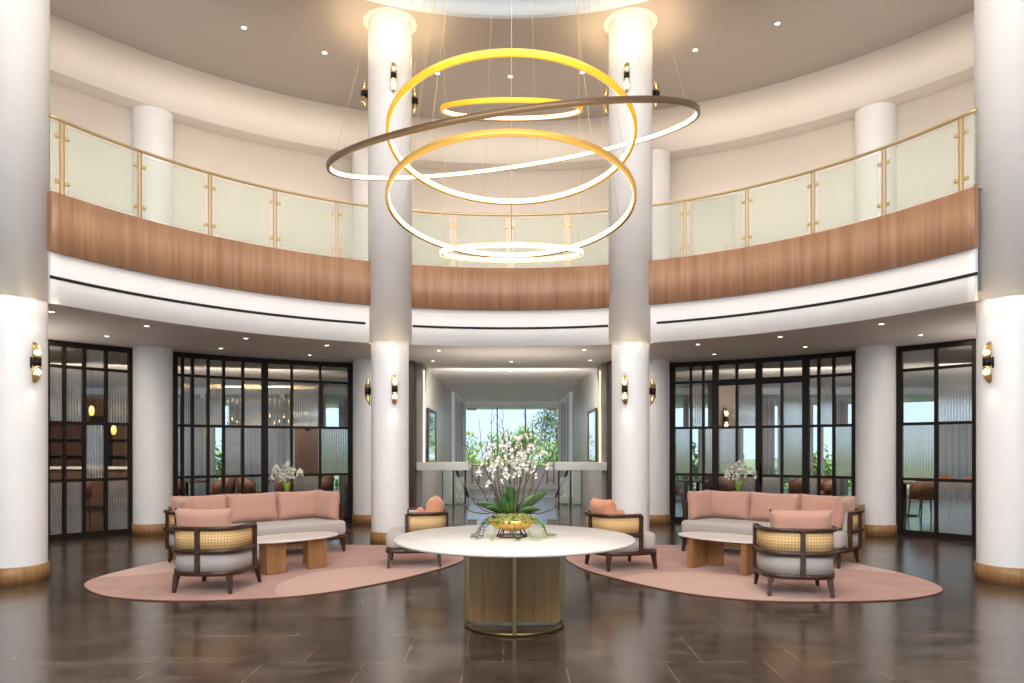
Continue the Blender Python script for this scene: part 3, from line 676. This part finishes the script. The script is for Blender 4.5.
for x, y, z in twigs:
    pts = curve_pts((x*.22, y, .2), (x*.78, y, z*.83), (x*.16 if z > .9 else x*.1, 0, -.08 if z < .9 else 0), 14, .013)
    tw = MB(); n = len(pts); tw.tube(pts, [.0065-.0048*i/n for i in range(n)], 5)
    for q in range(3):
        i = random.randint(6, n-3); d = Vector((random.uniform(-.09, .09), random.uniform(-.03, .03), random.uniform(.05, .15)))
        tw.tube(curve_pts(pts[i], pts[i]+d, (.01, 0, 0), 5, .006), [.003, .0028, .0025, .002, .0015, .001], 4)
    tw.build('twig', 'bark', ar)
for a in (178, 200, 215, 240, 275, 300, 330, 350, 0, 160):
    r = math.radians(a); e = Vector((.23*math.cos(r), .23*math.sin(r), .13)); L = random.uniform(.02, .09)
    pts = [Vector((.15*math.cos(r), .15*math.sin(r), .17)), e, e+Vector((.05*math.cos(r), .05*math.sin(r), -.05)), Vector((.30*math.cos(r), .30*math.sin(r), .015)), Vector(((.32+L)*math.cos(r+.1), (.30+L)*math.sin(r+.1), .008))]
    v = MB().tube(pts, .0025, 5)
    for i in range(26):
        s = random.uniform(0, 3.999); i0 = int(s); p = pts[i0].lerp(pts[i0+1], s-i0); an = random.uniform(0, 2*PI); v.leafq(p+Vector((0, 0, .006)), (math.cos(an), math.sin(an), .2), .032, .022, .05, 3)
    v.build('trailing_vine', 'lime' if a % 3 == 0 else 'leaf', ar)

def small_orchid(x, y, z, label):
    t = empty('potted_orchid', (x, y, z), 0, label, 'potted plant', 'white orchids behind the sofas')
    MB().lathe([(0, 0), (.09, 0), (.12, .15), (.11, .155), (.09, .13), (0, .13)], n=24).build('pot', 'lime', t)
    for a in range(15):
        r = a*2*PI/9; MB().leafq((0, 0, .14), (math.cos(r)*.35, math.sin(r)*.35, 1), .26, .075, .10, 6).build('leaf', 'lime', t, solid=.002)
    for x0, hh, bx in ((-.08, .62, -.10), (.0, .68, .05), (.09, .60, .12), (-.02, .55, -.13)):
        pts = curve_pts((x0*.3, 0, .14), (x0, 0, hh), (bx*.3, 0, 0), 8); tip = pts[-1]
        pts += [tip+Vector((bx*s, -.03*s, .03*s-.08*s*s)) for s in (.5, 1, 1.4)]
        s_ = MB().tube(pts, .005, 6).build('orchid_stem', 'stem', t)
        for j in range(9): q = Vector(pts[-1-(j % 7)]); blossom(s_, q+Vector((random.uniform(-.05, .05), -.03, random.uniform(-.05, .03))), 2.0, random.uniform(-.9, .9), random.uniform(-.3, .3))
    return t

# ================================================================== SOFT FURNISHING
def cushion(name, w, h, t, m, piping=True):
    """pillow standing up: width along X, height along Z from 0, thickness along Y"""
    nx, nz = 16, 12; k = MB(); gr = {}
    for side in (-1, 1):
        for i in range(nx+1):
            for j in range(nz+1):
                u = 2*i/nx-1; v = 2*j/nz-1
                edge = i in (0, nx) or j in (0, nz)
                pin = 1-.045*(1-abs(v)**2)*(abs(u) > .99)-.0
                x = u*w/2*(1-.06*(1-v*v)*abs(u)); z = h/2+v*h/2*(1-.075*(1-u*u)*abs(v))
                th = t/2*max(0, (1-abs(u)**4)*(1-abs(v)**4))**.42
                th *= 1+.04*math.sin(5*u+3*v)
                if edge and side == 1: continue
                gr[(side, i, j)] = k.bm.verts.new((x, side*th, z))
    g = lambda s, i, j: gr[(s, i, j)] if (s, i, j) in gr else gr[(-1, i, j)]
    for side in (-1, 1):
        for i in range(nx):
            for j in range(nz): k.face([g(side, i, j), g(side, i+1, j), g(side, i+1, j+1), g(side, i, j+1)], True)
    o = k.build(name, m)
    if piping:
        per = [(i, 0) for i in range(nx)]+[(nx, j) for j in range(nz)]+[(i, nz) for i in range(nx, 0, -1)]+[(0, j) for j in range(nz, 0, -1)]
        pts = []
        for i, j in per:
            u = 2*i/nx-1; v = 2*j/nz-1; pts.append((u*w/2*(1-.06*(1-v*v)*abs(u)), 0, h/2+v*h/2*(1-.075*(1-u*u)*abs(v))))
        MB().tube(pts, .005, 5, closed=True).build('piping', m, o)
    return o
def softslab(k, path, z0, z1, r=.04):
    """cushion slab with rounded top and bottom edges following plan path"""
    c = Vector((sum(p[0] for p in path)/len(path), sum(p[1] for p in path)/len(path)))
    prof = [(r, z0), (r*.3, z0+r*.3), (0, z0+r), (0, z1-r), (r*.3, z1-r*.3), (r, z1), (r*1.5, z1+.006)]
    rings = []; n = len(path)
    for off, z in prof:
        row = []
        for i, p in enumerate(path):
            p = Vector(p); a = Vector(path[i-1]); b_ = Vector(path[(i+1) % n]); d = (b_-a).normalized(); nn = Vector((d.y, -d.x))
            if nn.dot(c-p) < 0: nn = -nn
            q = p+nn*off; row.append(k.bm.verts.new((q.x, q.y, z)))
        rings.append(row)
    for a, b_ in zip(rings, rings[1:]):
        for j in range(n): k.face([a[j], a[(j+1) % n], b_[(j+1) % n], b_[j]], True)
    k.face(rings[0][::-1], True); k.face(rings[-1], True); return k
def upath(hw, yb, yf, e=2.8, n=28, inset=0):
    """U in plan: from front left, round the back, to front right (front = +Y)"""
    hw -= inset; yb += inset; P = [(-hw, yf)]; yc = yb+min(.34, (yf-yb)*.8); P.append((-hw, (yf+yc)/2))
    for i in range(n+1):
        th = PI+PI*i/n; cs, sn = math.cos(th), math.sin(th)
        P.append((hw*math.copysign(abs(cs)**(2/e), cs), yc+(yc-yb)*math.copysign(abs(sn)**(2/e), sn)))
    P += [(hw, (yf+yc)/2), (hw, yf)]; return P
def usofa(hw, yb, yf, r=.14, inset=0):
    hw -= inset; yb += inset; P = [(-hw, yf), (-hw, (yf+yb)/2)]
    for i in range(9): th = PI+PI/2*i/8; P.append((-hw+r+r*math.cos(th), yb+r+r*math.sin(th)))
    for x in [-.5*hw, 0, .5*hw]: P.append((x, yb))
    for i in range(9): th = 1.5*PI+PI/2*i/8; P.append((hw-r+r*math.cos(th), yb+r+r*math.sin(th)))
    P += [(hw, (yf+yb)/2), (hw, yf)]; return P
def fill_front(P, hw, yf, r=.10):
    out = list(P[1:-1])
    for i in range(5): th = PI/2*i/4; out.append((hw-r+r*math.cos(th), yf-r+r*math.sin(th)))
    for i in range(5): th = PI/2+PI/2*i/4; out.append((-hw+r+r*math.cos(th), yf-r+r*math.sin(th)))
    return out
def frame_seat(t, U, hw, yb, yf, arm_y, postpts, legs):
    base = fill_front(U(hw, yb, yf), hw, yf)
    MB().prism(base, .185, .235).build('base_frame', 'walnut', t)
    softslab(MB(), fill_front(U(hw, yb, yf, inset=.045), hw-.03, yf-.0), .236, .445, .045).build('seat_cushion', 'grey', t)
    arm = U(hw, yb, arm_y)
    MB().band(arm, .655, .69, .045).build('top_rail', 'walnut', t)
    MB().band(U(hw+.005, yb-.005, arm_y), .415, .462, .035).build('middle_rail', 'walnut', t)
    MB().band(U(hw, yb, arm_y, inset=.014), .462, .655, .012).build('cane_panel', 'cane', t)
    MB().band(U(hw, yb, arm_y, inset=.03), .235, .415, .04).build('upholstered_panel', 'grey', t)
    MB().band(U(hw, yb, arm_y, inset=.065), .44, .665, .05).build('inner_back', 'grey', t)
    for x, y in postpts: MB().box((x, y, .445), (.045, .045, .45)).build('post', 'walnut', t)
    for x, y in legs:
        k = MB(); sx = math.copysign(.022, x); sy = math.copysign(.02, y)
        a = [(x-.028, y-.026), (x+.028, y-.026), (x+.028, y+.026), (x-.028, y+.026)]; b_ = [(x+sx-.015, y+sy-.015), (x+sx+.015, y+sy-.015), (x+sx+.015, y+sy+.015), (x+sx-.015, y+sy+.015)]
        va = [k.bm.verts.new((*p, .19)) for p in a]; vb = [k.bm.verts.new((*p, 0.0)) for p in b_]
        for j in range(4): k.face([va[j], va[(j+1) % 4], vb[(j+1) % 4], vb[j]])
        k.face(va); k.face(vb[::-1]); k.build('leg', 'walnut', t)
def armchair_proto():
    t = empty('armchair', (0, 0, 0)); hw, yb, yf = .365, -.375, .385
    frame_seat(t, upath, hw, yb, yf, .12, [(-hw, .12), (hw, .12), (0, yb-.002)], [(-.28, -.27), (.28, -.27), (-.30, .33), (.30, .33)])
    return t
AC = armchair_proto()
CUSH = {}
def put(o, loc, rz, rx, label, cat, group):
    o.location = loc; o.rotation_euler = (rx, 0, rz); return tag(o, label, cat, group)
RUGZ = .016
def armchair(x, y, heading, label, first=False):
    """heading: angle from +Y, positive turns to the left"""
    t = AC if first else copy_tree(AC); t.location = (x, y, RUGZ); t.rotation_euler = (0, 0, heading); return tag(t, label, 'armchair', 'cane backed lounge armchairs')
def local(t, v): return Matrix.Translation(t.location) @ Matrix.Rotation(t.rotation_euler.z, 4, 'Z') @ Vector(v)
ch1 = armchair(-3.15, 7.56, math.radians(-5), 'dark wood and cane armchair on the left rug, back to the viewer', True)
ch2 = armchair(2.93, 7.38, math.radians(-9), 'dark wood and cane armchair on the right rug, back to the viewer')
ch3 = armchair(-1.22, 9.16, math.radians(96), 'cane armchair seen from the side just left of the marble table')
ch4 = armchair(1.33, 8.93, math.radians(-70), 'cane armchair seen from the side just right of the marble table')
pc = cushion('cushion', .62, .42, .17, 'pink'); put(pc, local(ch1, (-.03, -.165, .452)), ch1.rotation_euler.z, .12, 'pink cushion standing in the armchair on the left rug with its back to the viewer', 'cushion', 'armchair cushions')
pc2 = copy_tree(pc); put(pc2, local(ch2, (.02, -.165, .452)), ch2.rotation_euler.z, .12, 'pink cushion standing in the armchair on the right rug with its back to the viewer', 'cushion', 'armchair cushions')
pc3 = cushion('cushion', .50, .42, .22, 'peach'); put(pc3, local(ch3, (0.0, -.17, .455)), ch3.rotation_euler.z, .20, 'larger peach cushion leaning on the backrest of the side-on chair left of the table', 'cushion', 'armchair cushions')
pc4 = copy_tree(pc3); put(pc4, local(ch4, (0.02, -.15, .455)), ch4.rotation_euler.z, .22, 'larger peach cushion leaning on the backrest of the side-on chair right of the table', 'cushion', 'armchair cushions')
pc5 = cushion('cushion', .34, .28, .12, 'peach'); put(pc5, local(ch3, (0.0, .03, .455)), ch3.rotation_euler.z, .30, 'small peach cushion in front of the larger one, chair left of the marble table', 'cushion', 'armchair cushions')
pc6 = copy_tree(pc5); put(pc6, local(ch4, (0.0, .05, .455)), ch4.rotation_euler.z, .30, 'small peach cushion in front of the larger one, chair right of the marble table', 'cushion', 'armchair cushions')

SL = 1.15
def sofa_proto():
    t = empty('sofa', (0, 0, 0)); hw, yb, yf = SL, -.40, .40
    frame_seat(t, usofa, hw, yb, yf, .15, [(-hw, .15), (hw, .15), (-hw, -.2), (hw, -.2), (-.4, yb), (.4, yb)], [(-1.06, -.32), (1.06, -.32), (-1.06, .33), (1.06, .33), (0, -.32)])
    return t
SO = sofa_proto()
def place_sofa(t, p, rz, label, side):
    t.location = (p[0], p[1], RUGZ); t.rotation_euler = (0, 0, rz); tag(t, label, 'sofa', 'cane framed three seat sofas')
    names = ['left', 'middle', 'right']
    xs = [-.715, 0, .715]
    for x in xs:
        c = cushion('back_cushion', .735, .415, .20, 'pink') if x == xs[0] and not CUSH.get('b') else copy_tree(CUSH['b'])
        CUSH.setdefault('b', c)
        vx = -x                                   # seen from the front the local +X end is on the viewer's left
        nm = {xs[0]: 'right', 0: 'middle', xs[2]: 'left'}[x]
        put(c, local(t, (x, -.24, .452)), t.rotation_euler.z, .17, '%s one of the three pink back cushions on the sofa %s' % (nm, side), 'cushion', 'sofa back cushions')
    for sx in (-1, 1):
        c = cushion('end_cushion', .52, .42, .17, 'pink') if not CUSH.get('e') else copy_tree(CUSH['e'])
        CUSH.setdefault('e', c)
        put(c, local(t, (sx*.965, .02, .452)), t.rotation_euler.z+sx*PI/2*.93, .12, 'pink end cushion against the %s arm of the sofa %s' % ('right' if sx < 0 else 'left', side), 'cushion', 'sofa end cushions')
# right sofa: front edge from (2.39,10.3) to (4.06,8.72), faces the table
dirR = Vector((1.67, -1.58)).normalized(); nR = Vector((.687, .727))
cR = Vector((3.24, 9.51))+nR*.38
thR = math.atan2(-nR.y, -nR.x)-PI/2
cL = Vector((-3.19, 9.49))+Vector((-.687, .727))*.38
thL = math.atan2(-.727, .687)-PI/2
place_sofa(SO, cR, thR, 'long sofa with pink cushions and dark cane frame on the right rug', 'on the right rug')
place_sofa(copy_tree(SO), cL, thL, 'long sofa with pink cushions and dark cane frame on the left rug', 'on the left rug')

# ================================================================== COFFEE TABLES
def coffee_proto():
    t = empty('coffee_table', (0, 0, 0))
    P = []
    for i in range(48):
        th = 2*PI*i/48; c, s = math.cos(th), math.sin(th); P.append((.63*math.copysign(abs(c)**.85, c), .34*math.copysign(abs(s)**.85, s)))
    MB().prism(P, .378, .400).build('tabletop', 'marble', t)
    for sx in (-1, 1):
        MB().box((sx*.36, -.02, .19), (.075, .46, .375), bevel=.004).build('leg', 'oak', t)
        MB().box((sx*.36+sx*-.12, .17, .19), (.18, .06, .375), bevel=.004).build('leg', 'oak', t)
    return t
CT = coffee_proto()
CT.location = (2.64, 8.74, RUGZ); CT.rotation_euler = (0, 0, math.radians(-46)); tag(CT, 'low coffee table with white top and oak slab legs on the right rug', 'coffee table', 'coffee tables')
c2 = copy_tree(CT); c2.location = (-2.74, 8.74, RUGZ); c2.rotation_euler = (0, 0, math.radians(46+180)); tag(c2, 'low coffee table with white top and oak slab legs on the left rug', 'coffee table', 'coffee tables')

# ================================================================== RUGS
def catmull(P, n=10):
    out = []; k = len(P)
    for i in range(k):
        a, b_, c, d = (Vector(P[(i+j-1) % k]) for j in range(4))
        for s in range(n):
            t = s/n; out.append(tuple(.5*((2*b_)+(-a+c)*t+(2*a-5*b_+4*c-d)*t*t+(-a+3*b_-3*c+d)*t*t*t)))
    return out
RR = [(.74, 9.75), (.82, 9.05), (1.07, 8.37), (1.71, 7.40), (2.39, 6.98), (3.13, 6.92), (3.88, 7.03), (4.49, 7.42), (4.68, 8.0), (4.60, 8.7), (4.25, 9.6), (3.5, 10.5), (2.5, 10.95), (1.5, 10.8), (.95, 10.35)]
RL = [(-.70, 9.9), (-.68, 9.4), (-.95, 8.7), (-1.46, 7.86), (-2.14, 7.20), (-3.15, 6.95), (-4.0, 7.12), (-4.56, 7.6), (-4.78, 8.1), (-4.70, 8.9), (-4.35, 9.8), (-3.5, 10.6), (-2.5, 10.98), (-1.5, 10.8), (-.95, 10.4)]
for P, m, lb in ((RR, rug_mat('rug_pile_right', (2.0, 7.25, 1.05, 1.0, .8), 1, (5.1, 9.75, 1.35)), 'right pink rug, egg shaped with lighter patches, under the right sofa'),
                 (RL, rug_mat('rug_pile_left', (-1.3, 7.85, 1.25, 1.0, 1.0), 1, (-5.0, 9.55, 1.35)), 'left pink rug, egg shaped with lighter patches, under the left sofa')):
    Q = catmull(P); c = Vector((sum(q[0] for q in Q)/len(Q), sum(q[1] for q in Q)/len(Q)))
    k = MB(); k.prism(Q, .0, .014, False); o = k.build('rug', m); tag(o, lb, 'rug', 'pink rugs')
    MB().tube([(q[0], q[1], .006) for q in Q], .0065, 5, closed=True).build('binding', 'brownfab', o)

# ================================================================== CONSOLES BEHIND THE SOFAS
for s, nm, px, py in ((-1, 'left', -5.58, 11.62), (1, 'right', 5.90, 11.95)):
    L = 2.6; d = Vector((-s*.78, .63, 0)).normalized()
    c = Vector((px, py, 0))+d*L/2
    t = empty('console', (c.x, c.y, 0), math.atan2(d.y, d.x), 'long low oak console behind the %s sofa' % nm, 'console', 'oak consoles behind the sofas')
    k = MB(); k.box((0, 0, .27), (L-.06, .30, .46)); k.build('body', 'oak', t)
    MB().box((0, 0, .525), (L, .36, .05), bevel=.004).build('top', 'oak', t)
    for sx in (-1, 1): MB().box((sx*(L/2-.03), 0, .25), (.06, .36, .5)).build('side_panel', 'oak', t)
    MB().box((0, 0, .02), (L-.12, .26, .04)).build('plinth', 'black', t)
    pxx = (287 if s < 0 else 738); tt = (pxx-PX0)/F
    k_ = (tt*py-px)/(d.x-tt*d.y); q = Vector((px, py, 0))+d*k_
    small_orchid(q.x, q.y, .55, 'white orchid with lime green leaves on the console behind the %s sofa' % nm)

# ================================================================== SIDE ROOMS
def dchair_proto():
    t = empty('dining_chair', (0, 0, 0))
    softslab(MB(), [(-.24, -.22), (.24, -.22), (.26, .24), (-.26, .24)], .42, .50, .02).build('seat', 'brownfab', t)
    MB().band([(-.27, .10), (-.27, -.08), (-.2, -.24), (0, -.28), (.2, -.24), (.27, -.08), (.27, .10)], .48, lambda u: .70+.20*math.sin(PI*u), .05).build('backrest', 'brownfab', t)
    for x, y in ((-.2, -.2), (.2, -.2), (-.22, .2), (.22, .2)): MB().tube([(x, y, .43), (x*1.15, y*1.15, 0)], [.02, .012], 8).build('leg', 'walnut', t)
    return t
def dtable_proto():
    t = empty('dining_table', (0, 0, 0))
    MB().lathe([(0, .72), (.5, .72), (.5, .75), (0, .75)], n=36).build('tabletop', 'walnut', t)
    MB().lathe([(.035, .72), (.035, .03), (.26, .02), (.26, 0), (0, 0)], n=24).build('pedestal', 'black', t)
    return t
DC = dchair_proto(); DT = dtable_proto(); used = [False, False]
def dset(x, y, angs, where):
    t = DT if not used[0] else copy_tree(DT); used[0] = True; t.location = (x, y, 0); tag(t, 'round dark dining table '+where, 'table', 'dining tables beyond the glass')
    names = ['right', 'far', 'left', 'near']
    for a in angs:
        r = math.radians(a); c = DC if not used[1] else copy_tree(DC); used[1] = True
        c.location = (x+.80*math.cos(r), y+.80*math.sin(r), 0); c.rotation_euler = (0, 0, r+PI/2)
        sd = 'far' if 45 < a < 135 else 'left' if 135 <= a <= 225 else 'near' if 225 < a < 315 else 'right'
        tag(c, 'brown chair, %s side of the table %s' % (sd, where), 'chair', 'dining chairs beyond the glass')
dset(-9.9, 14.6, (20, 160, 270), 'beyond the narrow left partition')
dset(-7.6, 16.6, (0, 180, 270), 'beyond the left half of the wide partition')
dset(-5.4, 17.0, (20, 200, 290), 'beyond the middle of the wide partition')
dset(-3.5, 17.6, (-20, 260), 'beyond the right end of the wide partition')
dset(4.4, 16.8, (200, 290, 0), 'left of the double doors')
dset(6.5, 16.6, (180, 270, 10), 'behind the double doors')
dset(8.8, 15.9, (180, 270, 10), 'right of the double doors')
dset(10.2, 14.6, (170, 270, 20, 90), 'beyond the narrow right partition')
# bar counter beyond the narrow left partition
t = empty('bar_counter', (-10.6, 17.6, 0), 0, 'long bar counter with white top beyond the narrow left partition', 'counter')
MB().box((0, 0, .5), (3.4, .5, 1.0)).build('body', 'brownwall', t); MB().box((0, -.03, 1.03), (3.6, .62, .06), bevel=.006).build('top', 'marble', t)
MB().box((0, -.15, .05), (3.3, .4, .1)).build('plinth', 'black', t)
t = empty('back_bar', (-12.0, 19.6, 0), 0, 'dark wood back bar wall behind the white topped counter', 'cabinet')
MB().box((0, .1, 1.5), (3.9, .3, 3.0)).build('body', 'brownwall', t)
for z in (1.3, 1.75, 2.2): MB().box((0, -.15, z), (3.7, .25, .03)).build('shelf', 'black', t)
for x in (-1.0, .7): MB().box((x, -.06, 1.55), (.6, .03, 1.7)).build('niche', 'black', t)
# wood clad piers with sconces in the side rooms
for (x, y, sd) in ((-5.25, 16.9+1.5, 'left'), (5.45, 18.4, 'right')):
    t = empty('timber_pier', (x, y, 0), 0, 'brown timber clad pier beyond the glass on the %s' % sd, 'pier', 'timber piers beyond the glass')
    MB().box((0, 0, ZL/2), (.62, .45, ZL-.01)).build('cladding', 'brownwall', t); MB().box((0, 0, .06), (.66, .49, .12)).build('base', 'black', t)
    s_ = copy_tree(SP); s_.location = (x, y-.225, 2.25); s_.rotation_euler = (0, 0, 0); s_.scale = (1.3, 1.3, 1.3); tag(s_, 'gold sconce on the timber pier beyond the glass on the %s' % sd, 'wall lamp', 'sconces beyond the glass')
# linear chandelier of gold tubes
t = empty('tube_chandelier', (-6.1, 16.6, 2.6), 0, 'row of thin gold tubes hanging beyond the wide left partition', 'chandelier')
MB().box((0, 0, .35), (1.9, .03, .03)).build('bar', 'brass', t)
for x in (-.7, .7): MB().tube([(x, 0, .35), (x, 0, .66)], .004, 6).build('rod', 'brass', t)
for i in range(17):
    x = -.88+i*.11; z = -.45-random.uniform(0, .2); k = MB().tube([(x, 0, .34), (x, 0, z+.2)], .002, 5); k.tube([(x, 0, z+.22), (x, 0, z)], .012, 8); k.build('tube_lamp', 'brass', t)
for x, y, z, lb in ((-9.0, 15.2, 2.3, 'upper small amber glass pendant beyond the narrow left partition'), (-8.75, 15.6, 1.9, 'lower small amber glass pendant beyond the narrow left partition')):
    t = empty('pendant_lamp', (x, y, z), 0, lb, 'pendant lamp', 'amber pendants')
    MB().tube([(0, 0, .1), (0, 0, ZL-z)], .004, 5).build('cord', 'black', t)
    MB().lathe([(0, .12), (.03, .11), (.05, .06), (.055, 0), (.04, -.08), (0, -.1)], n=20).build('shade', 'sconceglow', t)
# curtains
def curtain(x0, x1, y, m, label, z0=.02, z1=2.95):
    n = int((x1-x0)*26); P = [(x0+(x1-x0)*i/n, y+.05*math.sin(i*1.25)) for i in range(n+1)]
    tag(MB().band(P, z0, z1, .01).build('curtain', m), label, 'curtain', 'curtains at the far windows')
for x0, x1, m, w_ in ((-10.7, -8.5, 'curtain', 'sheer white curtain at the far window beyond the left end of the wide left partition'), (-8.1, -5.7, 'curtain', 'sheer white curtain at the far window behind the hanging gold tubes'), (-4.95, -4.45, 'greycurt', 'dark grey curtain beyond the right half of the wide left partition'),
                     (-13.0, -12.2, 'greycurt', 'dark grey curtain near the back bar beyond the narrow left partition'),
                     (4.9, 5.05, 'greycurt', 'thin grey curtain beside the timber pier on the right'), (7.0, 7.5, 'greycurt', 'grey curtain gathered beyond the double doors on the right'), (7.9, 8.6, 'curtain', 'sheer white curtain beyond the right door of the double doors'), (9.2, 9.6, 'greycurt', 'grey curtain beyond the right panes of the door partition'),
                     (12.2, 13.4, 'curtain', 'sheer white curtain beyond the narrow right partition')):
    curtain(x0, x1, 20.3, m, w_)

# ================================================================== TREES OUTSIDE
def tree(x, y, z0, hgt, rad, m, label, n=900, ls=.28):
    t = empty('tree', (x, y, -.55), 0, label, 'tree', 'trees outside the windows')
    MB().tube(curve_pts((0, 0, 0), (rad*.1, 0, hgt*.7), (.1, 0, 0), 6, .05), [.16, .15, .13, .11, .09, .07, .05], 8).build('trunk', 'bark', t)
    k = MB(); cl = [(random.uniform(-.6, .6)*rad, random.uniform(-.6, .6)*rad, z0+random.random()*(hgt-z0-.3)) for _ in range(14)]
    for _ in range(n):
        c = random.choice(cl); v = Vector((random.gauss(0, 1), random.gauss(0, 1), random.gauss(0, 1))).normalized()*rad*.42*random.random()**.4
        p = Vector(c)+v; a = Vector((random.uniform(-1, 1), random.uniform(-1, 1), random.uniform(-1, 1))).normalized(); b_ = a.cross(Vector((0, 0, 1)) if abs(a.z) < .9 else Vector((1, 0, 0))).normalized(); s = ls*random.uniform(.6, 1.3)
        k.face([k.bm.verts.new(p-a*s), k.bm.verts.new(p+b_*s*.5), k.bm.verts.new(p+a*s), k.bm.verts.new(p-b_*s*.5)])
    k.build('foliage', m, t)
tree(-3.6, 43, .3, 2.7, 2.2, 'tree', 'bright green tree outside, left in the corridor window', 3200, .17)
tree(.1, 48, .3, 3.2, 2.2, 'tree', 'yellow green tree outside, middle of the corridor window', 3200, .17)
tree(3.1, 53, 2.4, 5.2, 1.9, 'treedark', 'tall pine outside, right in the corridor window', 1700, .13)
tree(3.3, 42, .3, 2.3, 2.2, 'tree', 'low green bush outside, right in the corridor window', 3200, .17)
tree(-7.7, 27, .3, 3.4, 1.6, 'tree', 'green bush outside, seen through the right end of the wide left partition', 1100, .16)
tree(-13, 30, .3, 2.0, 2.4, 'tree', 'green bush outside the far windows beyond the left partitions', 1000, .2)
tree(8.0, 30, .3, 2.2, 1.9, 'tree', 'green bush outside, seen through the left panes of the right partition', 1200, .18)
tree(13.0, 31, .3, 2.2, 1.9, 'tree', 'green bush outside, seen through the double doors on the right', 1200, .18)
tree(18.2, 31, .3, 2.6, 2.2, 'tree', 'green bush outside, seen through the narrow right partition', 1200, .18)
